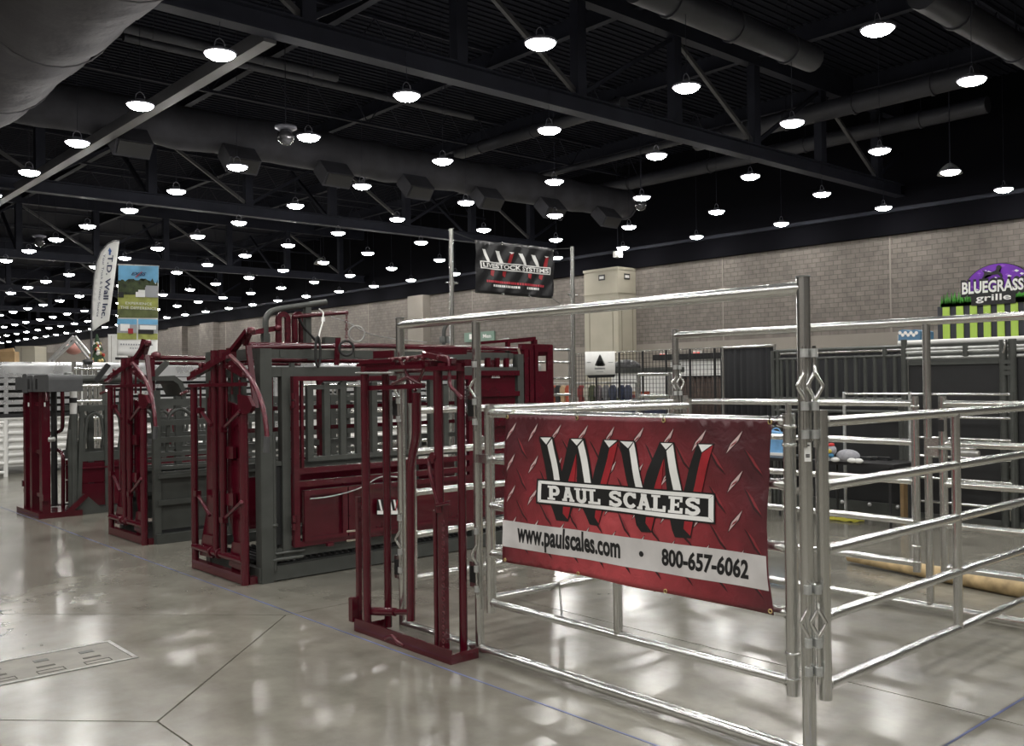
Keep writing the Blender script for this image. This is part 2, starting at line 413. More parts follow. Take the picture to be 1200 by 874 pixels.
p = zpipe(1075, -6, 1225, 72, 'x', 10.3); pipe(p, .36, 'pipe_dark', 'thick dark pipe crossing the top right corner of the ceiling', 'air_duct', 2)
p = zpipe(745, 125, 523, 178, 'y', 11.25); pipe(p, .24, 'pipe_dark', 'insulated ceiling pipe between the two lamps above the black banner', 'ceiling_pipe', 3)
p = zpipe(1140, 85, 820, 168, 'y', 11.25); pipe(p, .34, 'pipe_dark', 'long insulated pipe behind the lamps at the upper right', 'ceiling_pipe', 4)
p = zpipe(1200, 142, 640, 214, 'y', 11.25); pipe(p, .3, 'pipe_dark', 'farther dark ceiling pipe below the long insulated pipe at right', 'ceiling_pipe', 4)
p = zpipe(830, 170, 600, 203, 'y', 11.0); pipe(p, .14, 'pipe_dark', 'thin dark pipe beside the long insulated ceiling pipe', 'ceiling_pipe', 3)
p = zpipe(140, 35, 400, 88, 'x', 11.3); pipe(p, .15, 'pipe_dark', 'pair of thin sprinkler mains, upper one, behind the left strut', 'sprinkler_pipe', 4)
p = zpipe(140, 47, 560, 135, 'x', 11.3); pipe(p, .12, 'pipe_dark', 'pair of thin sprinkler mains, lower one, behind the left strut', 'sprinkler_pipe', 5)
# wrapped air duct across the hall with drum nozzles
ZD = 9.95; YD = U(400, 182, Z=ZD).y
XE = 33.4
t = thing('air_duct', 'long wrapped air duct with square nozzles crossing the ceiling left to right', 'duct', (20, YD, ZD-.7))
pts = []; n = 40
MB().tube([(6.5+(XE-6.5)*i/n, YD, ZD+.03*math.sin(i*2.1)) for i in range(n+1)], .68, 20, rs=[.68+.025*math.sin(i*1.7) for i in range(n+1)]).build('duct_run', 'duct_dark', t)
MB().tube([(XE, YD, ZD), (XE+.08, YD, ZD)], .72, 20).build('end_cap', 'duct_dark', t)
for i in range(7):
    x = 10.2+3.55*i
    nb = MB().prism([(x-.55, YD-.45, ZD-.35), (x+.55, YD-.45, ZD-.35), (x+.55, YD-1.05, ZD-.95), (x-.55, YD-1.05, ZD-.95)], (0, .35, -.42)).build('nozzle', 'duct_dark', t)
    MB().prism([(x-.48, YD-1.06, ZD-.98), (x+.48, YD-1.06, ZD-.98), (x+.48, YD-.78, ZD-1.32), (x-.48, YD-.78, ZD-1.32)], (0, -.02, -.02)).build('grille', 'black_plastic', nb)
# large pale fabric duct overhead
t = thing('fabric_duct', 'large pale grey wrinkled fabric duct in the top left corner', 'duct', (5.9, 20, 8.5))
n = 60
MB().tube([(5.85, 8+20.6*i/n, 10.0+.02*math.sin(i*1.3)) for i in range(n+1)], 1.4, 28, rs=[1.42+.035*math.sin(i*.9)+.02*math.sin(i*2.7) for i in range(n)]+[1.3]).build('duct_run', 'duct_grey', t)
for y in (12.5, 17, 21.5, 26):
    MB().tube(arc((5.85, y, 10.0), 1.475, 0, 360, 28, (1,0,0), (0,0,1))[:-1], .02, 5, closed=True).build('hoop', 'duct_grey', t)
# ---------------------------------------------------------------- high-bay lamps
def lamp_proto():
    t = thing('ceiling_lamp', 'x', 'lamp', (0, 0, 0), 'round high-bay lamps')
    MB().lathe((0,0,0), [(.31,.0),(.33,.02),(.32,.05),(.14,.08),(.09,.15),(.0,.16)], 18).build('housing', 'lamp_body', t)
    MB().lathe((0,0,0), [(.0,-.115),(.10,-.108),(.20,-.080),(.275,-.035),(.305,.008)], 18).build('lens', 'lens', t)
    MB().tube(rounded([(-.12,0,.06),(-.10,0,.26),(.0,0,.34),(.10,0,.26),(.12,0,.06)], .06), .009, 6).build('hook', 'lamp_body', t)
    MB().tube([(0,0,.33),(0,0,DECK-LZ)], .008, 4).build('cable', 'roof_steel', t)
    return t
lp = lamp_proto(); first = True
OFF_LAMPS = []
vis = {}
for i, x in enumerate(LX):
    for y in LY:
        p = (x, y, LZ)
        if in_view(p, 30) and x < WALLX-1: vis.setdefault(i, []).append(y)
for i in vis: vis[i].sort()
rows = sorted(vis, reverse=True)
for r, i in enumerate(rows):
    for k, y in enumerate(vis[i]):
        o = lp if first else copy_tree(lp); first = False
        o.location = (LX[i]+random.uniform(-.08, .08), y+random.uniform(-.08, .08), LZ)
        o['label'] = 'lit round ceiling lamp, %s from the near end of the %s row from the wall' % (ordinal(k), ordinal(r))
    # ordinals stay inside sixteen words
# unlit bell lamps and camera domes
for (px, py, lab) in ((1113, 200, 'unlit bell-shaped lamp hanging near the upper right wall'), (376, 307, 'unlit bell-shaped lamp hanging above the nearest red chute')):
    z = 8.6; c = U(px, py, Z=z)
    t = thing('unlit_lamp', lab, 'lamp', c)
    MB().lathe(c, [(.40,-.12),(.36,-.02),(.22,.14),(.09,.24),(0,.25)], 18).build('shade', 'galvanised_dull', t)
    MB().lathe(c+V((0,0,-.13)), [(.0,0),(.37,.01)], 18).build('diffuser', 'galvanised_dull', t)
    MB().tube([c+V((0,0,.2)), V((c.x, c.y, DECK-.05))], .012, 5).build('cable', 'roof_steel', t)
for (px, py, lab) in ((335, 160, 'clear glass globe under a dark mount on the wrapped duct'), (751, 240, 'clear glass globe hanging below a lamp near the duct end'), (46, 283, 'clear glass globe hanging among the far left lamps')):
    z = 8.5; c = U(px, py, Z=z)
    t = thing('globe_camera', lab, 'camera dome', c)
    MB().ell(c, (.24,.24,.24), 16, 10).build('globe', 'glass_dark', t)
    MB().lathe(c+V((0,0,.18)), [(.16,0),(.30,.04),(.30,.1),(.05,.16)], 16).build('mount', 'lamp_body', t)
    MB().tube([c+V((0,0,.3)), V((c.x, c.y, DECK-.05))], .015, 5).build('stem', 'roof_steel', t)

# number plates and a loudspeaker corner on the cream column
for (x, y, nx) in ((36.09, 33.5, 1), (36.8, 32.39, 0)):
    if nx: MB().box((x-.02, y-.22, WTOP-.62), (x, y+.22, WTOP-.32)).build('number_plate', 'black_plastic', col); MB().box((x-.03, y-.15, WTOP-.54), (x-.02, y+.15, WTOP-.40)).build('plate_mark', 'paper', col)
    else: MB().box((x-.22, y-.02, WTOP-.62), (x+.22, y, WTOP-.32)).build('number_plate', 'black_plastic', col); MB().box((x-.15, y-.03, WTOP-.54), (x+.15, y-.02, WTOP-.40)).build('plate_mark', 'paper', col)
c = U(724, 298, D=47.5)
t = thing('flood_lamp', 'small pale flood lamp hanging above the cream column', 'lamp', c)
MB().cbox(c, (.34,.34,.3)).build('case', 'paper', t)
MB().tube([c, V((c.x, c.y, DECK-.05))], .02, 6).build('stem', 'roof_steel', t)
# ================================================================ THE GALVANISED PEN
XF, XB, YR, YM, YL = 3.59, 6.50, 2.164, 4.37, 5.17
ZT = 2.035; ZS = [1.46, 1.185, .91, .626, .334]
def bow_frame(lab, x, flip, loc):
    t = thing('bow_gate_frame', lab, 'gate frame', loc, 'tall bow gate frames')
    ym = (YR+YL-YM) if flip else YM
    for y in (YR, YL): MB().tube([(x, y, .0), (x, y, ZT+.045)], .029, 16).build('post', 'galvanised', t)
    MB().tube([(x, ym, .06), (x, ym, ZT-.02)], .027, 16).build('inner_post', 'galvanised', t)
    MB().tube([(x, YR, ZT), (x, YL, ZT)], .029, 16).build('top_bar', 'galvanised', t)
    MB().tube([(x, YR, .045), (x, YL, .045)], .029, 16).build('sill_bar', 'galvanised', t)
    for y in (YR, YL): MB().lathe((x, y, ZT+.045), [(.032,0),(.032,.006),(.0,.008)], 16).build('post_cap', 'charcoal', t)
    return t, ym
fr, _ = bow_frame('tall galvanised bow frame with the dark red banner hanging inside it', XF, False, (XF, 3.6, 0))
bk, YBM = bow_frame('tall galvanised bow frame at the back of the pen', XB, True, (XB, 3.6, 0))
def pin_pair(t, x, y, z, offs):
    "two drop pins with a kinked handle held in clip brackets on a post"
    for q, (dx, dy) in enumerate(offs):
        cx, cy = x+dx, y+dy
        for zz in (z, z-.225, z-.345):
            d = V((x-cx, y-cy, 0)); d.normalize()
            MB().lathe((cx, cy, zz-.018), [(.0165,0),(.0165,.036),(.010,.036),(.010,0),(.0165,0)], 14, smooth=False).beam(V((cx, cy, zz))+d*.012, V((cx, cy, zz))+d*.045, .012, .034).build('pin_bracket', 'galvanised_dull', t)
        k = V((rt.x, rt.y, 0))*.032
        for s in ((-1, 1) if q else (-1,)):
            e = V((n_.x, n_.y, 0))*(.012 if s > 0 else 0)
            MB().tube(rounded([V((cx, cy, z+.03)), V((cx, cy, z-.055)), V((cx, cy, z-.085))+e, V((cx+k.x*s, cy+k.y*s, z-.14))+e, V((cx, cy, z-.195))+e, V((cx, cy, z-.21)), V((cx, cy, z-.40))], .010, 3), .0085, 8).build('drop_pin', 'galvanised', t)
n_ = V((-fw.x, -fw.y, 0)).normalized()
def offs_for(): return [(n_.x*.042-rt.x*.012, n_.y*.042-rt.y*.012), (n_.x*.042+rt.x*.030, n_.y*.042+rt.y*.030)]
for y_, o_ in ((YR, offs_for()), (YM, offs_for()[:1]), (YL, offs_for()[:1])):
    pin_pair(fr, XF, y_, 1.755, o_); pin_pair(fr, XF, y_, .755, o_)
pin_pair(bk, XB, YL, 1.755, offs_for()); pin_pair(bk, XB, YL, .755, offs_for())
# paper sticker on the corner post
q = n_*.0305
sc = V((XF, YR, 1.335))+q
a = V((rt.x, rt.y, 0))*.014
MB().prism([sc-a+V((0,0,-.04)), sc+a+V((0,0,-.04)), sc+a+V((0,0,.04)), sc-a+V((0,0,.04))], n_*.001).build('sticker', 'paper', fr)
for dz in (-.012, -.02, .028):
    MB().prism([sc-a*.6+V((0,0,dz-.003)), sc+a*.6+V((0,0,dz-.003)), sc+a*.6+V((0,0,dz+.003)), sc-a*.6+V((0,0,dz+.003))], n_*.0015).build('sticker_print', 'black_print', fr)
def gate(name, lab, cat, p, q, zs=ZS, r=.0235, pr=.028, brace=(.5,), sleeves=True, group=None, m='galvanised', ztop=.05, zbot=.06, end2=True):
    p, q = V(p), V(q); t = thing(name, lab, cat, (p+q)/2, group)
    ends = [p, q] if end2 else [p]
    for e in ends: MB().tube([(e.x, e.y, zs[-1]-zbot), (e.x, e.y, zs[0]+ztop)], pr, 16).build('end_post', m, t)
    for z in zs:
        MB().tube([(p.x, p.y, z), (q.x, q.y, z)], r, 14).build('rail', m, t)
        d = (q-p).normalized()
        for e, s in ((p, 1), (q, -1)):
            c = V((e.x, e.y, z))+d*s*.026
            MB().tube([c, c+d*s*.014], r*1.13, 12).build('weld_collar', m, t)
    for b in brace:
        c = p+(q-p)*b
        MB().tube([(c.x, c.y, zs[-1]-.01), (c.x, c.y, zs[0])], .0235, 14).build('brace', m, t)
    if sleeves:
        for e in ends[:1]:
            for z in (zs[0]-.02, zs[0]-.10, zs[-1]+.12, zs[-1]+.01):
                MB().lathe((e.x, e.y, z-.008), [(pr*1.0,0),(pr*1.16,.002),(pr*1.16,.014),(pr,.016)], 16).build('hinge_ring', m, t)
    return t
YG0, YG1 = 2.248, 4.275
g1 = gate('swing_gate', 'galvanised five-rail swing gate behind the dark red banner', 'gate', (XF+.012, YG0, 0), (XF+.012, YG1, 0), ztop=.035)
MB().tube([(XF+.012, YG0, 1.49), (XF+.012, YG0, 1.535)], .012, 10).build('hinge_pin', 'galvanised', g1)
MB().cbox((XF+.0, YG1+.04, 1.19), (.05, .12, .05)).build('latch', 'galvanised', g1)
gate('side_panel', 'galvanised five-rail side panel running back from the near corner post', 'fence panel', (3.655, 2.125, 0), (6.44, 2.125, 0), sleeves=False, brace=(.475,))
gate('side_panel', 'galvanised side panel behind the red headgate on the far side of the pen', 'fence panel', (3.67, 5.16, 0), (6.43, 5.16, 0), sleeves=False)
gate('inner_gate', 'galvanised gate dividing the pen, mostly behind the dark red banner', 'gate', (3.68, 4.36, 0), (5.48, 4.25, 0), sleeves=False)
for z in (1.3, .5): MB().box((XF+.02, 4.355, z-.02), (3.67, 4.375, z+.02)).build('hinge_lug', 'galvanised', bpy.data.objects['inner_gate'])
g2 = gate('swing_gate', 'galvanised five-rail gate in the back frame, left of the thin back post', 'gate', (XB, YBM+.09, 0), (XB, 5.07, 0))
g3 = gate('alley_gate', 'short galvanised gate in the back frame at the right photo edge', 'gate', (XB, YBM-.105, 0), (XB, YR+.08, 0), brace=(), sleeves=False)
c = V((XB-.03, YBM-.05, 1.13))
MB().box((XB-.05, YBM-.09, 1.10), (XB-.03, YBM+.0, 1.22)).build('latch_plate', 'galvanised', g3)
MB().tube([(XB-.04, YBM-.02, 1.16), (XB-.04, YBM-.34, 1.16)], .014, 8).build('latch_rod', 'galvanised', g3)
MB().tube([(XB-.04, YBM-.2, 1.13), (XB-.04, YBM-.36, 1.13)], .02, 8).build('latch_spring', 'steel', g3)
MB().box((XB-.032, YBM-.125, 1.27), (XB-.027, YBM-.085, 1.35)).build('tag', 'black_plastic', g3)
# chain dangling under the banner
ch = thing('chain', 'thin steel chain dangling from the gate below the banner', 'chain', (4.3, 4.1, 0))
c0 = U(625, 690, Y=4.2); c1 = U(655, 683, Y=4.2); c2 = U(659, 727, Y=4.2)
def links(a, b, n, sag=0):
    for i in range(n):
        t0 = i/n; t1 = (i+1)/n
        p, q = a.lerp(b, t0), a.lerp(b, t1)
        p = p+V((0,0,-sag*4*t0*(1-t0))); q = q+V((0,0,-sag*4*t1*(1-t1)))
        d = (q-p).normalized(); s = d.cross(V((0,1,0)) if i % 2 else V((.7,.1,.7))).normalized()*.006
        MB().tube([p-d*.004+s, q+d*.004+s, q+d*.008, q+d*.004-s, p-d*.004-s, p-d*.008], .0028, 5, closed=True).build('link', 'steel', ch)
links(c0, c1, 12, .01); links(c1, c2, 14); links(c1, V((c1.x+.02, 4.3, .325)), 8)
# wooden pole and rope on the floor behind the pen
a, b = U(995, 652, Z=.06), U(1205, 692, Z=.06)
d = (b-a).normalized()
one('wooden_pole', MB().tube([a, a.lerp(b,.3), a.lerp(b,.6), b, b+d*1.2], .06, 14, rs=[.042,.05,.06,.066,.07]), 'wood_pole', 'peeled wooden pole lying on the floor behind the side panel', 'pole')
rp = []
c = U(984, 608, Z=.015)
for i in range(60):
    rp.append(V((c.x+.07*math.sin(i*1.13)+.05*math.sin(i*2.9), c.y+.24*math.sin(i*.47+1)*math.cos(i*.19)+.05*math.sin(i*2.1), .010+.010*(i % 5)/5)))
rp = rounded(rp, .05, 3)
one('rope', MB().tube(rp, .007, 5), 'rope_yellow', 'tangled yellow rope lying on the floor beyond the pen', 'rope')
# ================================================================ RED HEADGATE IN THE FRONT FRAME
def sq(t, name, m, p, q, w, h=None): return MB().beam(p, q, w, h or w, (1, 0, 0)).build(name, m, t)
def rod(t, name, m, pts, r, n=10, rad=0):
    return MB().tube(rounded(pts, rad) if rad else pts, r, n).build(name, m, t)
t = thing('headgate', 'open dark red headgate standing at the left end of the galvanised front frame', 'headgate', (3.45, 4.86, 0))
XA, XR = 3.375, 3.525
def F(px, py, dx=0): return U(px, py, X=XA+dx)
def R(px, py, dx=0): return U(px, py, X=XR+dx)
def col_(t, name, m, f, px, y0, y1, w, wx=None, z0=None, z1=None, dx=0):
    a, b = f(px, y0, dx), f(px, y1, dx); x = a.x; y = (a.y+b.y)/2
    za = z0 if z0 is not None else min(a.z, b.z); zb = z1 if z1 is not None else max(a.z, b.z)
    wx = wx or w
    if name in ('outer_post', 'rear_post', 'neck_post'): return MB().tube([(x, y, za), (x, y, zb)], w/2, 14).build(name, m, t)
    return MB().box((x-wx/2, y-w/2, za), (x+wx/2, y+w/2, zb)).build(name, m, t)
MB().box((3.345, 4.34, 0), (3.405, 5.39, .012)).box((3.345, 4.34, .012), (3.357, 5.39, .085)).build('base_angle', 'maroon', t)
MB().box((3.345, 4.34, .012), (3.555, 4.352, .06)).box((3.345, 4.34, 0), (3.555, 4.40, .012)).build('base_return', 'maroon', t)
MB().box((3.345, 5.30, .012), (3.555, 5.312, .06)).box((3.345, 5.30, 0), (3.555, 5.37, .012)).build('base_return', 'maroon', t)
col_(t, 'outer_post', 'maroon', F, 429, 440, 735, .056, z0=.02, z1=1.76)
col_(t, 'slide_tube', 'maroon', F, 420.5, 582, 735, .03, z0=.02, dx=.02)
col_(t, 'rear_post', 'maroon', R, 453.5, 440, 730, .052, z0=.02, z1=1.76)
rod(t, 'neck_bar', 'maroon', [F(488,460,.05), F(488,510,.05), F(481.5,545,.05), F(481.5,727,.05)], .028, 14, .05)
rod(t, 'lower_tube', 'maroon', [F(431,716,.03), F(463,717,.05)], .027, 12)
rod(t, 'lower_tube', 'maroon', [F(463,717,.05), F(483,717,.05)], .019, 12)
col_(t, 'neck_post', 'maroon', F, 514, 440, 600, .058, z1=1.74, dx=.02)
col_(t, 'neck_post', 'maroon', F, 511, 598, 772, .03, z0=.02, dx=.02)
col_(t, 'slotted_channel', 'maroon', F, 520, 592, 772, .056, .035, z0=.02, dx=.03)
for i in range(19):
    p = F(519, 612+i*8.2, .0); MB().tube(arc((p.x+.004, p.y, p.z), .011, 0, 360, 8, (0,1,0), (0,0,1))[:-1], .0035, 5, closed=True).build('ratchet_ring', 'maroon_worn', t)
col_(t, 'rear_post', 'maroon', R, 541.5, 430, 760, .052, z0=.02, z1=1.76)
# crank handle
rod(t, 'crank_handle', 'maroon_worn', [F(509,534,.0), F(502,537,-.01), F(504,556,-.02), F(513,590,.0)], .011, 8, .02)
MB().lathe(F(506,535,-.02), [(.026,0),(.026,.03),(.012,.03)], 14, (1,0,0)).build('crank_hub', 'maroon', t)
rod(t, 'crank_pin', 'maroon', [F(512,592,-.01), F(528,589,-.01)], .012, 8)
# top linkage
yl, yr = F(429,440).y, R(541.5,440).y
MB().box((XA-.012, F(496,450).y, 1.735), (XA+.012, yl+.03, 1.76)).build('top_bar', 'maroon', t)
MB().box((XA-.03, F(462,450).y, 1.775), (XA-.015, yl+.04, 1.80)).build('top_bar', 'maroon', t)
MB().box((XR-.025, yr-.06, 1.745), (XR+.025, R(449,440).y+.02, 1.785)).build('top_channel', 'maroon', t)
MB().box((XA-.01, F(535,450).y, 1.72), (XA+.012, F(500,450).y, 1.745)).build('top_bar', 'maroon', t)
sq(t, 'top_tie', 'maroon', (XA, yl, 1.74), (XR, yl-.06, 1.74), .05, .04)
sq(t, 'top_tie', 'maroon', (XA, F(514,440).y, 1.74), (XR, F(514,440).y-.05, 1.74), .05, .04)
rod(t, 'slide_rod', 'maroon_worn', [F(456,421,.04), F(500,417,.04), F(526,418,.04), F(527,452,.03), F(541,466,.03)], .011, 8, .03)
rod(t, 'slide_rod', 'maroon_worn', [F(456,436,.05), F(535,432,.05)], .013, 8)
rod(t, 'slide_rod', 'steel', [F(417,437,-.03), F(462,437,-.03)], .007, 8)
sq(t, 'slide_plate', 'maroon', F(420,428,.0), F(460,426,.0), .02, .035)
sq(t, 'slide_plate', 'maroon', F(439,416,.05), F(460,415,.06), .05, .025); sq(t, 'slide_plate', 'maroon', F(498,413,.07), F(545,411,.09), .04, .025)
sq(t, 'cross_strap', 'maroon', F(427,455,.03), F(496,452,.03), .03, .03)
sq(t, 'cross_strap', 'maroon', F(497,415,.02), F(532,423,.06), .03, .04)
rod(t, 'tension_spring', 'steel', [F(459,440,.02), F(459,433,.02), F(475,432,.02)], .02, 10)
rod(t, 'link_arm', 'maroon', [F(460,450,.0), F(478,442,.02), F(496,452,.03)], .012, 8)
rod(t, 'link_arm', 'maroon', [F(470,424,.02), F(487,458,.03)], .012, 8)
rod(t, 'link_arm', 'maroon', [F(500,424,.02), F(489,452,.03)], .010, 8)
for i in range(7):
    p = F(462+9*i, 422-.6*i, .03); MB().lathe(p, [(.0,0),(.016,.002),(.016,.02),(.0,.022)], 8, (0,1,0)).build('bolt', 'maroon_worn', t)
for px, py in ((412, 622), (412, 633)):
    rod(t, 'lock_pin', 'zinc_pin', [F(px-5,py+.6,.02), F(px+7,py-.6,.02)], .007, 8)
rod(t, 'foot_latch', 'maroon_worn', [F(452,748,-.02), F(460,745,-.03), F(467,753,-.03), F(474,756,-.02)], .014, 8, .02)
MB().box((XA-.04, F(417,718).y-.02, F(417,722).z-.03), (XA+.02, F(417,718).y+.025, F(417,700).z)).build('hinge_cheek', 'maroon', t)
# clamps and black pads holding it to the frame posts
for (py, y) in ((478, YL), (664, YL), (478, YM), (672, YM)):
    p = U(465 if y == YL else 552, py, X=XF-.03)
    MB().box((XR+.028, y+(-.035 if y == YM else -.03), p.z-.05), (XF-.035, y+.045, p.z+.05)).build('clamp_pad', 'black_rubber', t)
    MB().box((XF-.036, y-.04, p.z-.075), (XF-.028, y+.045, p.z+.075)).build('clamp_plate', 'galvanised', t)
cp = R(548, 455, .04)
for i in range(9):
    MB().tube(arc((cp.x, cp.y+.004*math.sin(i*3), cp.z-.018*i), .012, 0, 360, 8, (0,1,0) if i % 2 else (1,0,0), (0,0,1))[:-1], .004, 5, closed=True).build('chain_link', 'charcoal', t)

# ================================================================ SQUEEZE CHUTES
def scissor_headgate(t, off):
    off = V(off)
    def F(px, py, dx=0): return U(px, py, X=3.46+dx)+off
    def col(name, m, px, y0, y1, w, wx=None, z0=None, z1=None, dx=0): return col_(t, name, m, F, px, y0, y1, w, wx, z0, z1, dx)
    yn, yf = F(286.5,600).y, F(228.5,600).y; X = 3.46+off.x
    MB().tube([(X, yn, 0), (X, yn, 1.50)], .036, 14).build('gate_post', 'maroon', t)
    MB().tube([(X, yf, 0), (X, yf, 1.66)], .032, 14).build('gate_post', 'maroon', t)
    MB().box((X-.03, yn, 0.01), (X+.03, yf, .085)).build('base_bar', 'maroon', t)
    MB().box((X+.03, yn-.03, 0), (X+.24, yn+.03, .06)).build('base_return', 'maroon', t)
    rod(t, 'pivot_tube', 'maroon', [(X-.01, yf, .20), (X-.01, yn, .20)], .030, 12)
    for px in (250, 258.5):
        y = F(px,655).y; MB().tube(arc((X-.01, y, .20), .036, 0, 360, 12, (1,0,0), (0,0,1))[:-1], .010, 6, closed=True).build('u_bolt', 'maroon_worn', t)
    for px, b in ((253.5, 650), (262.5, 655)):
        y = F(px,500).y
        rod(t, 'stanchion_tube', 'maroon', [(X-.01, y, .75), (X-.01, y, 1.95)], .034, 14)
        rod(t, 'stanchion_tube', 'maroon', [(X-.01, y, .22), (X-.01, y, .75)], .028, 14)
    MB().prism([F(*p, .045) for p in ((243,466),(251,462),(251,652),(234,648),(238,622),(242,600))], (.02,0,0)).build('neck_door', 'maroon', t)
    MB().prism([F(*p, .045) for p in ((267,470),(287,478),(287,672),(271,668),(274,632),(267,596))], (.02,0,0)).build('neck_door', 'maroon', t)
    MB().prism([F(*p, .015) for p in ((234,650),(238,626),(249,628),(249,654))], (.02,0,0)).build('toe_plate', 'maroon', t)
    MB().prism([F(*p, .015) for p in ((268,662),(272,635),(284,637),(284,670))], (.02,0,0)).build('toe_plate', 'maroon', t)
    for y0, y1 in ((523, 537), (578, 592)):
        MB().prism([F(*p, .0) for p in ((265,y0),(273,y0+.4),(273,y1+.6),(265,y1))], (.03,0,0)).build('tab', 'maroon', t)
    for a, b in (((231,578),(246,604)), ((262,609),(283,588)), ((235,481),(248,498)), ((261,503),(281,482))):
        rod(t, 'link_arm', 'maroon_worn', [F(*a, -.01), F(*b, -.05)], .016, 8)
        q = F(*a, -.02); MB().cbox(q, (.05, .06, .05)).build('link_bracket', 'maroon', t)
    sq(t, 'cross_bar', 'maroon', F(222,452,-.03), F(288,450,-.03), .03, .032)
    sq(t, 'toggle_arm', 'maroon', F(222,444,-.05), F(268,418,-.05), .03, .05)
    sq(t, 'toggle_arm', 'maroon', F(224,440,-.02), F(266,415,-.02), .06, .014)
    MB().prism([F(*p, -.04) for p in ((262,430),(270,422),(290,437),(289,443),(283,442))], (.018,0,0)).build('toggle_plate', 'maroon', t)
    for px, py in ((268,430), (284,439), (233,428), (229,434)):
        MB().lathe(F(px,py,-.055), [(.0,0),(.018,.002),(.018,.02)], 10, (1,0,0)).build('bolt', 'maroon_worn', t)
    rod(t, 'lever', 'maroon_worn', [F(270,417,-.08), F(284,430,-.09), F(296,446,-.10), F(306,468,-.11), F(311,490,-.12), F(313,512,-.12)], .019, 10, .1)
    rod(t, 'lever_grip', 'grey_plastic', [F(313,511,-.12), F(312,530,-.12)], .024, 10)
    MB().prism([F(*p, -.05) for p in ((278,462),(290,464),(296,476),(292,484),(284,486),(279,478))], (.03,0,0)).build('latch_plate', 'maroon', t)
    for px, a, b in ((235,450,490), (266,447,490), (272,430,462), (281,445,505), (246,446,478)):
        rod(t, 'pull_rod', 'maroon', [F(px,a,-.01), F(px,b,-.01)], .011, 6)
    sq(t, 'hanger_strap', 'maroon', F(291,405,.02), F(300,478,.02), .02, .045)
    MB().prism([F(*p, -.02) for p in ((280,470),(283,466),(284,505),(281,506))], (.01,0,0)).build('latch_tongue', 'zinc_pin', t)
    sq(t, 'lift_arm', 'maroon', F(272,411,-.02), F(291,387,.0), .035, .05)
    sq(t, 'lift_arm', 'maroon', F(287,404,.03), F(293,388,.03), .03, .04)
    MB().lathe(F(291,387,-.03), [(.0,0),(.028,.002),(.028,.05),(.0,.052)], 12, (1,0,0)).build('pivot_bolt', 'maroon_worn', t)
    MB().cbox(F(271,414,-.02), (.06,.07,.09)).build('pivot_block', 'maroon', t)
    rod(t, 'side_rod', 'maroon', [F(221,458,-.02), F(212,462,-.06)], .016, 8)
    return yn, yf, X
def logo_plate(t, f, px0, py0, px1, py1, nrm, m='black_print'):
    a, b, c, d = f(px0,py1), f(px1,py1), f(px1,py0), f(px0,py0)
    o = MB().prism([a,b,c,d], V(nrm)*.003).build('logo_plate', m, t)
    def Q(u, v): return a+(b-a)*u+(d-a)*v+V(nrm)*.004
    for k in range(2):
        u0 = .05+.47*k
        for s, mm in ((0,'white_print'), (.22,'white_print')):
            MB().prism([Q(u0+s,1), Q(u0+s+.09,1), Q(u0+s+.2,.3), Q(u0+s+.11,.3)], V(nrm)*.001).build('letter_stroke', mm, o)
        MB().prism([Q(u0+.40,1), Q(u0+.46,1), Q(u0+.36,.3), Q(u0+.30,.3)], V(nrm)*.001).build('letter_stroke', 'red_print', o)
    MB().prism([Q(.0,.05), Q(1,.05), Q(1,.28), Q(0,.28)], V(nrm)*.002).build('letter_bar', 'white_print', o)
# ---- the nearest chute: red side door
c1 = thing('squeeze_chute', 'nearest squeeze chute, charcoal frame with dark red side door and headgate', 'squeeze chute', (5.1, 7.7, 0), 'squeeze chutes')
yn, yf, xh = scissor_headgate(c1, (0, 0, 0))
YS, YT = 7.215, 8.19
def S(px, py): return U(px, py, Y=YS)
def sx(px): return S(px, 500).x
XEND = 6.92
def upr(t, name, m, x, y, z0, z1, w, wy=None): return MB().box((x-w/2, y-(wy or w)/2, z0), (x+w/2, y+(wy or w)/2, z1)).build(name, m, t)
def lng(t, name, m, x0, x1, y, z0, z1, w): return MB().box((x0, y-w/2, z0), (x1, y+w/2, z1)).build(name, m, t)
for y in (YS, YT):
    upr(c1, 'corner_post', 'charcoal', sx(309), y, 0, 1.95, .105)
    upr(c1, 'frame_post', 'charcoal', sx(333), y, .2, 1.79, .075)
    upr(c1, 'frame_post', 'charcoal', sx(608), y, .1, 1.93, .08)
    upr(c1, 'frame_post', 'charcoal', sx(552), y, .1, 1.80, .07)
    lng(c1, 'top_beam', 'charcoal', sx(316), sx(608), y, 1.715, 1.795, .07)
    lng(c1, 'roof_beam', 'charcoal', sx(302), sx(600), y+.05*(1 if y == YS else -1), 1.87, 1.945, .08)
    lng(c1, 'base_beam', 'charcoal', sx(300), XEND, y, .01, .13, .08)
    lng(c1, 'sill_beam', 'charcoal', sx(318), XEND, y, .185, .27, .05)
lng(c1, 'base_end', 'charcoal', sx(302), sx(309), (YS+YT)/2, .01, .12, YT-YS)
lng(c1, 'roof_tie', 'charcoal', sx(302), sx(314), (YS+YT)/2, 1.86, 1.95, YT-YS)
for px in (333, 420, 500, 600): lng(c1, 'roof_tie', 'charcoal', sx(px)-.03, sx(px)+.03, (YS+YT)/2, 1.88, 1.94, YT-YS)
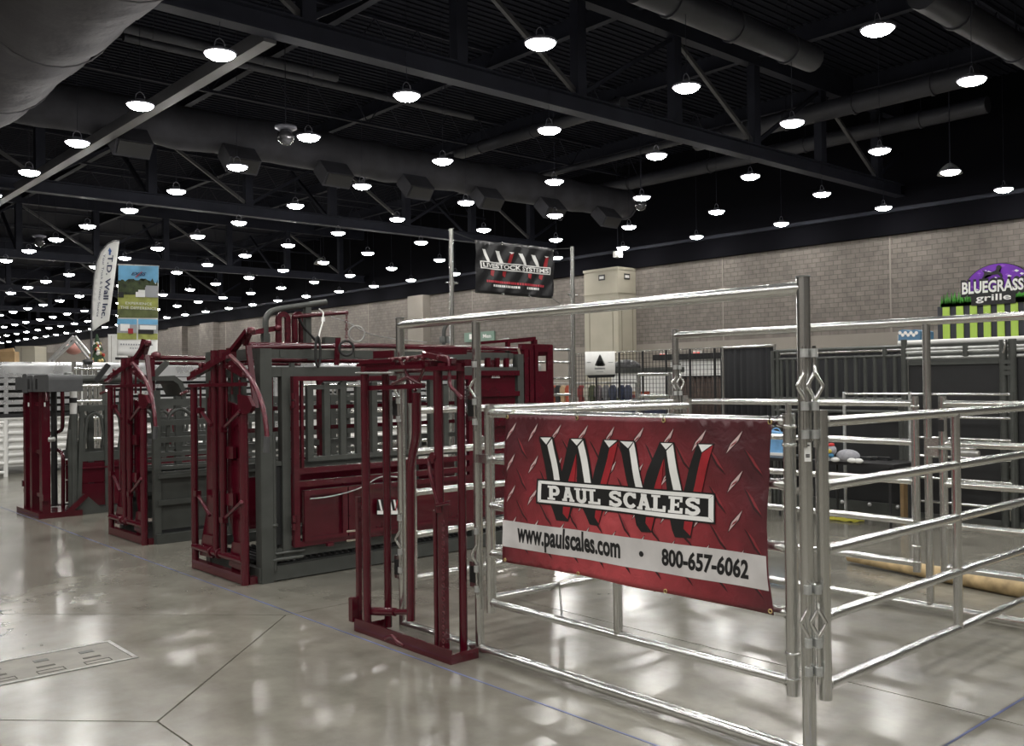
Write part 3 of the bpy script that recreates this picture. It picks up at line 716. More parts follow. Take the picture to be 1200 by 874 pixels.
# treaded floor seen under the sill
fm = MB(); x = sx(320)
fm.box((sx(318), YS+.05, .12), (XEND, YT-.05, .14))
while x < XEND-.05: fm.box((x, YS+.04, .14), (x+.02, YT-.05, .165)); x += .06
fm.build('tread_floor', 'charcoal_dark', c1)
rod(c1, 'guide_pipe', 'charcoal', [(sx(318), YS-.03, .09), (sx(318), YS-.03, 1.25)], .022, 10)
for z in (.17, .46): MB().lathe((sx(318), YS-.03, z), [(.026,0),(.034,.003),(.034,.02),(.026,.023)], 12).build('pipe_collar', 'charcoal', c1)
rod(c1, 'bolt_rod', 'charcoal', [(sx(318), YS-.05, .235), (sx(352), YS-.05, .235)], .012, 8)
rod(c1, 'bolt_rod', 'charcoal', [(sx(318), YS-.05, .185), (sx(350), YS-.05, .185)], .016, 8)
# side window between corner post and second post
MB().box((sx(317), YS-.01, .30), (sx(328), YS+.01, .96)).build('side_sheet', 'charcoal_dark', c1)
lng(c1, 'side_rail', 'charcoal', sx(316), sx(333), YS, .965, 1.0, .05)
for z in (1.08, 1.2, 1.32, 1.44, 1.56): lng(c1, 'side_rail', 'charcoal', sx(316), sx(333), YT, z, z+.035, .04)
# red side door
dr = MB().box((sx(338.5), YS-.085, .27), (sx(345), YS-.035, 1.715)).build('side_door', 'maroon', c1)
X0, X1 = sx(341), sx(548)
def dbar(name, m, x0, x1, z0, z1, y=YS-.06, w=.05): return MB().box((x0, y-w/2, z0), (x1, y+w/2, z1)).build(name, m, dr)
dbar('door_bar', 'maroon', X0, X1, 1.675, 1.715); dbar('door_bar', 'maroon', X1-.05, X1, .27, 1.715); dbar('door_bar', 'maroon', X0, X1, .27, .31)
dbar('door_rail', 'maroon', X0, X1, .885, .935); dbar('door_rail', 'maroon', X0, X1, .775, .825)
for px in (345, 352, 535): pass
for z in (1.45, .42):
    for k in range(2): MB().lathe((sx(338), YS-.085, z+k*.07), [(.018,0),(.018,.055)], 10).build('hinge', 'maroon', dr)
bx0 = sx(360); st = sx(379.5)-sx(360); n = int((X1-.1-bx0)/st)+1
for i in range(n):
    dbar('grey_bar', 'charcoal', bx0+i*st-.028, bx0+i*st+.028, .985, 1.66 if i % 3 else 1.62, YS-.04, .045)
dbar('grey_rail', 'charcoal', bx0-.034, bx0+2*st+.034, 1.60, 1.64, YS-.045, .03)
dbar('grey_rail', 'charcoal', bx0-.034, X1-.06, .985, 1.025, YS-.05, .05)
dbar('red_bar', 'maroon', sx(350), sx(353), .93, 1.68, YS-.03, .03)
# lower drop panels of the door
def droppanel(x0, x1):
    p = MB().box((x0, YS-.07, .31), (x1, YS-.055, .745)).build('drop_panel', 'maroon', dr)
    for a, b, zz0, zz1 in ((x0, x1, .70, .745), (x0, x1, .31, .345), (x0, x0+.05, .345, .70), (x1-.05, x1, .345, .70)):
        MB().box((a, YS-.105, zz0), (b, YS-.07, zz1)).build('panel_edge', 'maroon', p)
    return p
xm = sx(397)
droppanel(sx(349), xm+.02); droppanel(xm+.03, sx(470)); droppanel(sx(471), X1-.06)
MB().box((sx(374), YS-.13, .25), (sx(381), YS-.09, .275)).build('door_latch', 'maroon_worn', dr)
rod(dr, 'latch_cable', 'steel', [S(355,583)+V((0,-.12,0)), S(375,581)+V((0,-.13,0)), S(397,576)+V((0,-.13,0)), S(418,569)+V((0,-.12,0)), S(437,556)+V((0,-.12,0)), S(460,558)+V((0,-.12,0))], .006, 6, .1)
logo_plate(dr, lambda a, b: S(a, b)+V((0,-.108,0)), 434, 584, 459, 602, (0,-1,0))
lng(c1, 'cable_rail', 'maroon', X0, X1, YS-.0, 1.0, 1.02, .02)
# far side of the chute, seen through the bars
for i in range(9):
    x = sx(345)+i*.27
    upr(c1, 'far_bar', 'maroon' if i % 2 else 'charcoal', x, YT, .9, 1.72, .05)
for z in (.86, 1.05): lng(c1, 'far_rail', 'charcoal', sx(333), sx(600), YT, z, z+.05, .05)
lng(c1, 'far_panel', 'maroon', sx(333), sx(600), YT, .3, .78, .02)
lng(c1, 'far_rail', 'maroon', sx(333), sx(600), YT-.03, 1.40, 1.44, .04)
lng(c1, 'far_rail', 'maroon', sx(333), sx(600), YT-.03, 1.2, 1.24, .04)
# palpation cage and tail gate at the back
lng(c1, 'rear_panel', 'maroon', sx(556), sx(603), YS, .3, 1.74, .03)
for z in (1.71, 1.50, 1.2, .9): lng(c1, 'rear_rail', 'maroon', sx(556), sx(606), YS-.03, z, z+.05, .04)
for px in (560, 572, 583, 594): upr(c1, 'rear_bar', 'maroon', sx(px), YS, 1.72, 1.89, .045)
logo_plate(c1, lambda a, b: S(a, b)+V((0,-.02,0)), 574, 439, 584, 443, (0,-1,0), 'maroon')
for px in (616, 622): upr(c1, 'tail_post', 'maroon', sx(px), YS, .02, 1.98, .055)
tg = MB().box((sx(626), YS-.03, .25), (sx(647), YS+.0, 1.755)).build('tail_gate', 'maroon', c1)
for a, b, z0_, z1_ in ((626, 629.5, 1.755, 2.03), (640.5, 647, 1.755, 2.03), (626, 647, 1.96, 2.03)): MB().box((sx(a), YS-.03, z0_), (sx(b), YS, z1_)).build('gate_frame', 'maroon', tg)
rod(tg, 'latch_chain', 'charcoal', [S(646,450), S(650,456), S(648,463), S(645,461)], .008, 6, .03)
for px in (626, 647): upr(c1, 'tail_post', 'maroon', sx(px), YT, .02, 2.0, .055)
lng(c1, 'tail_beam', 'maroon', sx(612), sx(648), YS+.02, 1.98, 2.04, .06); lng(c1, 'tail_beam', 'maroon', sx(612), sx(648), YT, 1.94, 2.0, .06)
MB().box((sx(645), YS, 1.92), (sx(648), YT, 2.0)).build('tail_tie', 'maroon', c1)
MB().box((sx(630), YT-.02, .3), (sx(647), YT+.02, 1.3)).build('far_tail_panel', 'maroon', c1)
# rails and control levers on the roof
rod(c1, 'roof_rail', 'maroon', [U(290,407,Y=7.35), U(430,405,Y=7.35), U(606,409,Y=7.35)], .024, 10)
rod(c1, 'roof_rail', 'maroon', [U(290,403,Y=7.55), U(606,408,Y=7.55)], .018, 8)
rod(c1, 'roof_rail', 'maroon', [(sx(302), YT-.1, 1.88), (sx(606), YT-.1, 1.88)], .03, 10)
sq(c1, 'roof_plate', 'maroon', U(470,408,Y=7.4), U(606,410,Y=7.4), .2, .02)
YC = 7.62
def C(px, py, dy=0): return U(px, py, Y=YC+dy)
sq(c1, 'push_link', 'maroon_worn', C(293,390), C(327,384), .03, .045)
rod(c1, 'hoist_pipe', 'charcoal', [C(311,402), C(311,373), C(317,365), C(330,361.5), C(382,354)], .028, 10, .08)
upr(c1, 'hoist_post', 'charcoal', C(360,380).x, YC, 1.9, C(360,360).z, .055)
upr(c1, 'hoist_post', 'charcoal', C(311,390).x, YC, 1.9, 2.1, .06)
for px0, px1, dy in ((325, 341, 0), (344, 357, .12)):
    a, b = C(px0, 398, dy), C(px1, 398, dy); r = (b.x-a.x)/2; cx = (a.x+b.x)/2; zt = C((px0+px1)/2, 365, dy).z
    out = [V((a.x, a.y, 1.93))]+arc((cx, a.y, zt-r), r, 180, 0, 10, (1,0,0), (0,0,1))+[V((b.x, a.y, 1.93))]
    ins = [V((a.x+.045, a.y, 1.93))]+arc((cx, a.y, zt-r), r-.045, 180, 0, 10, (1,0,0), (0,0,1))+[V((b.x-.045, a.y, 1.93))]
    mb = MB()
    for i in range(len(out)-1): mb.prism([out[i], out[i+1], ins[i+1], ins[i]], (0,.035,0))
    mb.build('saddle_band', 'maroon_worn', c1)
MB().lathe(C(327,384,-.05), [(.0,0),(.03,.003),(.03,.06),(.0,.063)], 12, (0,1,0)).build('pivot_bolt', 'maroon_worn', c1)
rod(c1, 'control_arm', 'maroon', [C(343,371,-.04), C(407,366,-.04)], .020, 10)
rod(c1, 'control_arm', 'maroon', [C(345,371,-.02), C(346,398,-.02)], .025, 10)
rod(c1, 'control_cord', 'paper', [C(374,362,-.1), C(379,366,-.1), U(378,378,Y=7.3), U(375,388,Y=7.2), U(373,398,Y=7.13)], .007, 6, .03)
MB().cbox(C(378.5,374,-.1), (.03,.02,.04)).build('cord_knot', 'paper', c1)
q = U(372.5,412,Y=7.13)
MB().tube([q+V((.018*math.cos(a*math.pi/8)*1.3, 0, .13*math.sin(a*math.pi/8))) for a in range(16)], .012, 8, closed=True).build('pull_ring', 'black_rubber', c1)
q = U(406,408,Y=7.13); MB().tube(arc(q, .064, 0, 360, 20, (.93,-.3,0), (0,0,1))[:-1], .012, 8, closed=True).build('pull_ring', 'black_rubber', c1)
q = C(418,391,-.08); MB().tube(arc(q, .075, 0, 360, 20, (.95,-.3,0), (0,0,1))[:-1], .008, 6, closed=True).build('wire_loop', 'steel', c1)
for i in range(8):
    q = U(406,368+i*4.4,Y=YC-.08-(YC-.08-7.13)*i/7); MB().tube(arc(q, .013, 0, 360, 8, (0,1,0) if i % 2 else (1,0,0), (0,0,1))[:-1], .004, 5, closed=True).build('chain_link', 'maroon_worn', c1)
rod(c1, 'control_cable', 'steel', [C(388,371,-.05), C(410,378,-.06), C(430,391,-.06), C(460,397,-.03), C(500,401,-.02)], .005, 5, .2)
rod(c1, 'hydraulic_hose', 'black_rubber', [C(350,372,-.02), C(357,385,-.02), C(368,397,-.02), C(374,402,-.02)], .014, 8, .1)
MB().prism([S(391,428), S(396,428), S(398,396), S(393,396)], (0,-.02,0)).build('stop_plate', 'maroon', c1)
MB().cbox(C(388,399,-.1), (.16,.06,.06)).build('valve_block', 'charcoal', c1)
rod(c1, 'hook_pipe', 'charcoal', [C(520,404), C(520,386), C(524,379), C(530,378)], .022, 10, .05)
for px in (518, 524): MB().lathe(C(px,402), [(.03,0),(.03,.06),(.015,.07)], 10).build('pipe_foot', 'charcoal', c1)
sq(c1, 'rear_lever', 'maroon', C(560,402,-.2), C(596,399,-.2), .025, .03); sq(c1, 'rear_lever', 'maroon', C(594,400,-.2), C(627,397,-.2), .03, .045)
rod(c1, 'rear_lever_arm', 'steel', [C(576,401,-.2), C(596,397,-.2)], .012, 8)
upr(c1, 'lever_post', 'maroon', C(595,404,-.2).x, YC-.2, 1.93, C(595,399,-.2).z, .04)
upr(c1, 'lever_post', 'maroon', C(626,404,-.2).x, YC-.2, 1.95, C(626,398,-.2).z, .05)
rod(c1, 'release_rod', 'zinc_pin', [S(607,408), S(612,424)], .012, 6)

# ---- the second chute: charcoal sheeted side
OFF = V((.12, 2.57, 0))
c2 = thing('squeeze_chute', 'middle squeeze chute with dark red headgate and charcoal sheeted side', 'squeeze chute', V((5.1, 7.7, 0))+OFF, 'squeeze chutes')
yn2, yf2, xh2 = scissor_headgate(c2, OFF)
Y2, Y2T = YS+OFF.y, YT+OFF.y
def S2(px, py): return U(px, py, Y=Y2)
x0 = S2(183,500).x; x1 = x0+2.9
for y in (Y2, Y2T):
    for x in (x0, x0+.62, x0+1.3, x0+2.1, x1): upr(c2, 'frame_post', 'charcoal', x, y, 0, 1.52 if x > x0 else 1.6, .07)
    for z in (1.47, 1.26, 1.08): lng(c2, 'side_rail', 'charcoal', x0, x1, y, z-.03, z+.03, .045)
    for z in (.93, .87, .79, .73): lng(c2, 'side_rail', 'charcoal', x0, x1, y, z-.018, z+.018, .04)
    lng(c2, 'side_sheet', 'charcoal', x0, x1, y, .14, .70, .02)
    lng(c2, 'sheet_rail', 'charcoal', x0, x1, y-.03, .40, .45, .04); lng(c2, 'sheet_rail', 'charcoal', x0, x1, y-.03, .68, .72, .04)
    lng(c2, 'base_beam', 'charcoal', x0-.02, x1, y-.02, .0, .10, .09)
    for i in range(5):
        xa = x0+.12+i*.55
        rod(c2, 'hoop', 'charcoal', [(xa, y+.02, .95), (xa+.02, y+.02, 1.35), (xa+.16, y+.02, 1.42), (xa+.3, y+.02, 1.3), (xa+.33, y+.02, .95)], .02, 8, .08)
for x in (x0, x1): lng(c2, 'cross_tie', 'charcoal', x-.03, x+.03, (Y2+Y2T)/2, 1.44, 1.5, Y2T-Y2); 
MB().box((x0, Y2, .0), (x1, Y2T, .03)).build('floor_plate', 'charcoal_dark', c2)
p = U(175,419,Y=Y2+.45); q = U(244,420,Y=Y2+.45)
rod(c2, 'top_tube', 'maroon', [p, q+V((1.2,0,0))], .028, 10)
rod(c2, 'top_tube', 'maroon', [p+V((0,.07,-.06)), q+V((1.2,.07,-.06))], .022, 10)
MB().lathe(U(184,417,Y=Y2+.42), [(.0,0),(.05,.003),(.05,.06),(.0,.063)], 12, (0,1,0)).build('pivot_boss', 'maroon_worn', c2)
sq(c2, 'lever_mast', 'maroon', U(164,421,Y=Y2+.4), U(170,398,Y=Y2+.4), .03, .07)
upr(c2, 'top_post', 'maroon', U(178,440,Y=Y2+.42).x, Y2+.42, 1.4, U(178,420,Y=Y2).z, .05)
upr(c2, 'top_post', 'charcoal', x0+1.8, Y2+.42, 1.46, U(244,421,Y=Y2+.45).z-.03, .05); lng(c2, 'top_cross', 'charcoal', x0+1.77, x0+1.83, (Y2+Y2T)/2, 1.42, 1.48, Y2T-Y2)
sq(c2, 'stay', 'charcoal', U(181,440,Y=Y2+.42), U(196,424,Y=Y2+.42), .04, .06)
MB().prism([U(*p_, Y=Y2+.3) for p_ in ((182,441),(205,440),(214,447),(219,462),(215,463),(209,450),(203,446),(182,446))], (0,.5,0)).build('roof_sheet', 'charcoal', c2)
rod(c2, 'roof_leg', 'charcoal', [U(215,460,Y=Y2+.35), V((U(215,460,Y=Y2+.35).x, Y2+.35, 1.5))], .03, 8)

# ---- the third chute: motor housing on top
c3 = thing('squeeze_chute', 'farthest squeeze chute with grey plastic motor housing over its dark red gate', 'squeeze chute', (4.6, 13.1, 0), 'squeeze chutes')
XC3 = 3.42
def F3(px, py, dx=0): return U(px, py, X=XC3+dx)
def S3(px, py): return U(px, py, Y=12.72)
for px, w, top in ((33.5, .10, 1.60), (41, .09, 1.60), (52.5, .12, 1.60)):
    y = F3(px,530).y; MB().box((XC3-.05, y-w/2, .06), (XC3+.05, y+w/2, top)).build('gate_post', 'maroon', c3)
ya, yb = F3(55,600).y, F3(29.5,600).y
MB().box((XC3-.10, ya-.02, 0), (XC3+.42, yb+.02, .07)).build('base_plate', 'maroon', c3)
for z in (.25, .8, 1.4): MB().box((XC3-.02, ya, z), (XC3+.02, yb, z+.05)).build('gate_rung', 'maroon', c3)
for py in (473,):
    for px in (33.5, 52.5):
        q = F3(px,474,-.052); MB().cbox(q, (.004,.05,.05)).build('decal', 'paper', c3)
p = F3(63,470,.25); rod(c3, 'cylinder', 'black_plastic', [(p.x, p.y, .08), (p.x, p.y, 1.62)], .04, 12)
rod(c3, 'guard_bar', 'maroon', [F3(73,458,.3), F3(73.5,490,.3), F3(73,503,.3), F3(66,508,.3), F3(58,508,.3)], .026, 8, .06)
rod(c3, 'guard_bar', 'maroon', [F3(58,527,.3), F3(69,527,.3), F3(74,533,.3), F3(74,605,.3)], .026, 8, .06)
rod(c3, 'guard_bar', 'maroon', [F3(54.5,443,-.06), F3(55,470,-.08)], .02, 8)
MB().lathe(F3(56,515,-.06), [(.0,0),(.03,.01),(.03,.08),(.0,.09)], 10, (1,0,0)).build('hinge_boss', 'steel', c3)
for px, py in ((54,583), (30,566)): MB().cbox(F3(px,py,-.02), (.08,.06,.08)).build('lug', 'maroon', c3)
# motor housing made of rounded segments
def housing(px0, px1, py0, py1, dx, y_ext, name):
    a, b = F3(px0,py1,dx), F3(px1,py0,dx); y0_, y1_ = b.y, a.y; zb, zt = a.z, b.z; r = .06
    pr = rounded([(0,y0_,zb), (0,y0_,zt), (0,y1_,zt), (0,y1_,zb)], r, 4)
    MB().prism([V((XC3+dx, p.y, p.z)) for p in pr], (y_ext,0,0)).build(name, 'grey_plastic', c3)
housing(39, 57, 439, 459, -.10, S3(82,450).x-XC3+.10, 'housing')
housing(31, 38.5, 440, 459, -.06, .4, 'housing_segment')
housing(26, 31.5, 438, 460, -.07, .45, 'housing_rib')
housing(18, 26, 441.5, 457, -.02, .5, 'housing_segment')
for px in (33.5, 42.5): MB().cbox(F3(px,450,-.105), (.012,.05,.13)).build('vent_slot', 'black_plastic', c3)
q = S3(77,452)+V((0,-.05,0)); MB().lathe(q, [(.0,0),(.02,.0),(.02,.012),(.0,.014)], 10, (0,-1,0)).build('cap_bolt', 'paper', c3)
def px3(px): return S3(px,500).x
yS3 = 12.78; yT3 = 13.45
rod(c3, 'drive_shaft', 'charcoal', [(px3(80), 13.0, S3(100,444).z), (px3(128)+.6, 13.0, S3(100,444).z)], .055, 12)
MB().lathe((px3(84), 13.0, S3(100,444).z), [(.055,0),(.09,.01),(.09,.10),(.055,.11)], 14, (1,0,0)).build('shaft_collar', 'charcoal', c3)
sq(c3, 'crank_handle', 'charcoal_dark', S3(112,447), S3(127,427), .05, .06)
rod(c3, 'lift_cylinder', 'white_paint', [(px3(88.5), 12.8, S3(88,486).z), (px3(88.5), 12.8, S3(88,447).z)], .045, 12)
rod(c3, 'cylinder_band', 'black_plastic', [(px3(88.5), 12.8, S3(88,472).z), (px3(88.5), 12.8, S3(88,466).z)], .05, 12)
rod(c3, 'cylinder_sleeve', 'charcoal', [(px3(88.5), 12.8, .1), (px3(88.5), 12.8, S3(88,485).z)], .05, 12)
upr(c3, 'frame_post', 'charcoal', px3(83), yS3, .1, 1.1, .035)
sq(c3, 'slant_post', 'charcoal', (px3(93), yS3, .1), (px3(98), yS3, 1.4), .05, .05)
for x in (px3(127), px3(127)+1.0, px3(127)+2.0):
    for y in (yS3, yT3): upr(c3, 'frame_post', 'charcoal', x, y, 0, 1.4, .07)
for y in (yS3, yT3):
    lng(c3, 'top_rail', 'charcoal', px3(94), px3(127)+2, y, 1.33, 1.4, .06)
    lng(c3, 'mid_rail', 'charcoal', px3(94), px3(127)+2, y, .68, .80, .05)
    for z0_, z1_ in ((.40, .66), (.10, .39)): lng(c3, 'side_panel', 'maroon', px3(97), px3(127)+2, y, z0_, z1_, .03)
    lng(c3, 'panel_edge', 'maroon_worn', px3(97), px3(127)+2, y-.03, .585, .605, .02)
    lng(c3, 'base_beam', 'charcoal', px3(78), px3(127)+2, y, 0, .08, .10)
    for i in range(5):
        xa = px3(99)+i*.45
        rod(c3, 'hoop', 'charcoal', [(xa, y, .8), (xa+.05, y, 1.25), (xa+.14, y, 1.32), (xa+.23, y, 1.25), (xa+.28, y, .8)], .022, 8, .06)
MB().prism([S3(77,605), S3(126,601), S3(104,582), S3(99,582)], (0,.05,0)).build('foot_gusset', 'charcoal', c3)
sq(c3, 'gusset_edge', 'maroon', S3(77,602)+V((0,-.03,0)), S3(100,580)+V((0,-.03,0)), .04, .06)
MB().box((XC3+.3, yS3, 0), (px3(127)+2, yT3, .03)).build('floor_plate', 'charcoal_dark', c3)
MB().box((px3(127)+1.97, yS3, 0), (px3(127)+2.03, yT3, 1.4)).build('rear_panel', 'charcoal', c3)
# ================================================================ BANNERS AND LETTERING
def flat_bm(polys, maxlen):
    "2-D polygons -> triangulated, subdivided bmesh (z=0)"
    bm = bmesh.new()
    for P in polys:
        try: bm.faces.new([bm.verts.new((p[0], p[1], 0)) for p in P])
        except ValueError: pass
    bmesh.ops.triangulate(bm, faces=bm.faces)
    for _ in range(6):
        es = [e for e in bm.edges if e.calc_length() > maxlen]
        if not es: break
        bmesh.ops.subdivide_edges(bm, edges=es, cuts=1)
        bmesh.ops.triangulate(bm, faces=bm.faces)
    return bm
def flat_part(name, polys, m, parent, fn, off, maxlen=.05):
    "polygons in sheet coordinates laid on a sheet through fn(a, b, off)"
    bm = flat_bm(polys, maxlen)
    org = ORG.get(parent.name, V((0,0,0))) if parent else V((0,0,0))
    for v in bm.verts: v.co = fn(v.co.x, v.co.y, off)-org
    me = bpy.data.meshes.new(name); bm.to_mesh(me); bm.free()
    me.materials.append(G(m) if isinstance(m, str) else m)
    for p in me.polygons: p.use_smooth = True
    o = bpy.data.objects.new(name, me); COL.objects.link(o)
    if parent: o.parent = parent; ORG[o.name] = org
    return o
_tc = {}
def text_polys(s, bold=0.0, shear=0.0):
    "triangles of a text line; x in 0..1 over its width, y in 0..1 from baseline to capital height (size unit returned)"
    k = (s, bold, shear)
    if k in _tc: return _tc[k]
    c = bpy.data.curves.new('text_line', 'FONT'); c.body = s; c.offset = bold; c.shear = shear; c.resolution_u = 3
    o = bpy.data.objects.new('text_line', c); COL.objects.link(o)
    dg = bpy.context.evaluated_depsgraph_get(); me = bpy.data.meshes.new_from_object(o.evaluated_get(dg))
    vs = [v.co.copy() for v in me.vertices]; fs = [list(p.vertices) for p in me.polygons]
    bpy.data.objects.remove(o); bpy.data.curves.remove(c); bpy.data.meshes.remove(me)
    x0 = min(v.x for v in vs); x1 = max(v.x for v in vs); ch = .73
    _tc[k] = [[((vs[i].x-x0)/(x1-x0), vs[i].y/ch) for i in f] for f in fs]
    return _tc[k]
def quad_map(polys, tl, tr, br, bl):
    "unit square polygons -> bilinear inside a quad of 2-D points"
    def q(u, v):
        a = (bl[0]+(br[0]-bl[0])*u, bl[1]+(br[1]-bl[1])*u); b = (tl[0]+(tr[0]-tl[0])*u, tl[1]+(tr[1]-tl[1])*u)
        return (a[0]+(b[0]-a[0])*v, a[1]+(b[1]-a[1])*v)
    return [[q(u, v) for u, v in P] for P in polys]
def strokes(lines, w, wy=None):
    "thick polylines in the unit square"
    out = []
    for L in lines:
        for i in range(len(L)-1):
            (x0, y0), (x1, y1) = L[i], L[i+1]; dx, dy = x1-x0, y1-y0; l = math.hypot(dx, dy) or 1
            nx, ny = -dy/l*w/2, dx/l*(wy or w)/2; ex, ey = dx/l*w*.12, dy/l*w*.12
            out.append([(x0+nx-ex, y0+ny-ey), (x1+nx+ex, y1+ny+ey), (x1-nx+ex, y1-ny+ey), (x0-nx-ex, y0-ny-ey)])
    return out
def rc(x0, y0, x1, y1): return [(x0,y0),(x1,y0),(x1,y1),(x0,y1)]
def ar(cx, cy, rx, ry, a0, a1, n=8): return [(cx+rx*math.cos(math.radians(a0+(a1-a0)*i/n)), cy+ry*math.sin(math.radians(a0+(a1-a0)*i/n))) for i in range(n+1)]
SLAB = {
 'P': [rc(.13,0,.42,1), rc(0,0,.58,.15), rc(0,.85,.2,1)]+strokes([[(.4,.91),(.6,.91)]+ar(.62,.66,.2,.24,85,-85)+[(.4,.42)]], .28, .22),
 'A': strokes([[(.22,.08),(.47,.92)], [(.53,.92),(.80,.08)]], .26)+[rc(.3,.26,.7,.42), rc(.3,.86,.7,1), rc(0,0,.40,.15), rc(.58,0,1,.15)],
 'U': [rc(.13,.3,.38,1), rc(.64,.3,.86,1), rc(0,.86,.48,1), rc(.55,.86,1,1)]+strokes([ar(.5,.32,.245,.23,180,360,10)], .27, .24),
 'L': [rc(.14,0,.44,1), rc(0,.86,.62,1), rc(0,0,1,.17), rc(.80,0,1,.38)],
 'S': strokes([ar(.5,.72,.34,.19,20,270,10)[:-1]+[(.5,.53)]+ar(.5,.28,.36,.2,90,-160,10)], .29, .23)+[rc(.78,.66,.95,.98), rc(.03,.02,.2,.36)],
 'C': strokes([ar(.54,.5,.38,.41,40,320,14)], .29, .22)+[rc(.78,.64,.97,.98)],
 'E': [rc(.14,0,.44,1), rc(0,0,1,.16), rc(0,.84,.96,1), rc(.4,.44,.72,.58), rc(.80,0,1,.34), rc(.78,.68,.96,1), rc(.62,.36,.74,.66)],
}
# ---- the big dark red banner on the front gate
XN = 3.552
def rip(y, z):
    return .005*math.sin(7*y+3*z)+.004*math.sin(13*y-9*z+1)+.003*math.sin(23*z+5*y)
def BF(a, b, off): return V((XN-off+rip(a, b), a, b))
def bp_(px, py):
    p = U(px, py, X=XN); return (p.y, p.z)
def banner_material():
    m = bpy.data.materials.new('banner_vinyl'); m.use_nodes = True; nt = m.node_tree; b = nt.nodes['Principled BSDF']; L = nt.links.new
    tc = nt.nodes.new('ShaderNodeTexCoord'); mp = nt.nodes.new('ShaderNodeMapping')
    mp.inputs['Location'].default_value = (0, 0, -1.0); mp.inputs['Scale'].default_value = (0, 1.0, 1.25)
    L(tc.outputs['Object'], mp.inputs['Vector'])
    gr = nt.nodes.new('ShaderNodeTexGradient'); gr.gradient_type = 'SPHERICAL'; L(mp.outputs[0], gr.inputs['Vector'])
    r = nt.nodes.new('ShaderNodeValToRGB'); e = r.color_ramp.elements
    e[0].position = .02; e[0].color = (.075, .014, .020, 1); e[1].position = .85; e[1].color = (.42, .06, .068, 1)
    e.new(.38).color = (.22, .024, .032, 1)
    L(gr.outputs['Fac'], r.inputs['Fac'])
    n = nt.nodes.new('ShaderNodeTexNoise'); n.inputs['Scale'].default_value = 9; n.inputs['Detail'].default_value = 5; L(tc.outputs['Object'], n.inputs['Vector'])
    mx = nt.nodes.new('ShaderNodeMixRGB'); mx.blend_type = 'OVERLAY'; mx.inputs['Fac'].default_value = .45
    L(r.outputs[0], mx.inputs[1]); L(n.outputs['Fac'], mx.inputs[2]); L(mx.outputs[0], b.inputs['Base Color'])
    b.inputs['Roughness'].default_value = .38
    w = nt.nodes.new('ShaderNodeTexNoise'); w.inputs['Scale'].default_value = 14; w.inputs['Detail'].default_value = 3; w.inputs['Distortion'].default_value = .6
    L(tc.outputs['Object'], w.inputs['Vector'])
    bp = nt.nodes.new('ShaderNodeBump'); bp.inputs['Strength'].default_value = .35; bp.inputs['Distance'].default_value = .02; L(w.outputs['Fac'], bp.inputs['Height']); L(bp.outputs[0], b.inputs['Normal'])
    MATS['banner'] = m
banner_material()
bn = thing('vinyl_banner', 'dark red diamond-plate banner reading PAUL SCALES, tied to the gate', 'banner', (XN, 3.25, 0))
edge = [(592,486),(640,486.8),(700,488),(800,490),(904.6,492),(901,540),(899,585),(898.5,620),(901,665),(907,721),(850,709),(765,692),(680,674),(590,658),(590,600),(591,540)]
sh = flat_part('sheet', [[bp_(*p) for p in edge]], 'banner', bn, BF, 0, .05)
md = sh.modifiers.new('thickness', 'SOLIDIFY'); md.thickness = .0008; md.offset = 0
# diamond plate print: pale and dark lozenges
mat('plate_light', (.62, .46, .45), .4); mat('plate_dark', (.035, .008, .010), .45)
mat('plate_red', (.24, .03, .038), .4, 0, .2, 20)
def loz(c, l, w, ang):
    ca, sa = math.cos(ang), math.sin(ang)
    return [(c[0]+u*ca-v*sa, c[1]+u*sa+v*ca) for u, v in ((-l,0),(-.25*l,-w),(l,0),(.25*l,w))]
yLft, yRgt = bp_(591,570)[0], bp_(903,560)[0]
zT_, zB_ = bp_(700,488)[1], bp_(765,690)[1]
band = [bp_(588.9,609), bp_(895+3.5,651.5), bp_(902,692.3), bp_(590.3,639.3)]
lite, lite2, dark, red_ = [], [], [], []
sxx = (yLft-yRgt)/9.3; row = .178
for j in range(6):
    for i in range(11):
        y = yLft-.06-i*sxx-(.0 if j % 2 else .0); z = zT_-.10-j*row
        for (yy, zz, kind) in ((y, z, 0), (y-sxx*.5, z+row*.5, 1)):
            if not (yRgt+.035 < yy < yLft-.03 and zB_+.05 < zz < zT_-.045): continue
            if kind == 0:
                dark.append(loz((yy, zz), .074, .0155, math.radians(128))); lite.append(loz((yy-.001, zz+.001), .066, .010, math.radians(128)))
                red_.append(loz((yy+.002, zz-.006), .026, .004, math.radians(140)))
            else:
                dark.append(loz((yy, zz), .080, .013, math.radians(52))); lite2.append(loz((yy-.005, zz+.005), .068, .0075, math.radians(52)))
for L_, m_, o_ in ((dark, 'plate_dark', .0014), (lite, 'plate_light', .0020), (lite2, 'plate_red', .0020), (red_, 'plate_red', .0024)):
    for P in L_: flat_part('plate_print', [P], m_, bn, BF, o_)
mat('band_grey', (.58, .56, .55), .42, 0, .14, 5)
flat_part('grey_band', [band], 'band_grey', bn, BF, .0030)
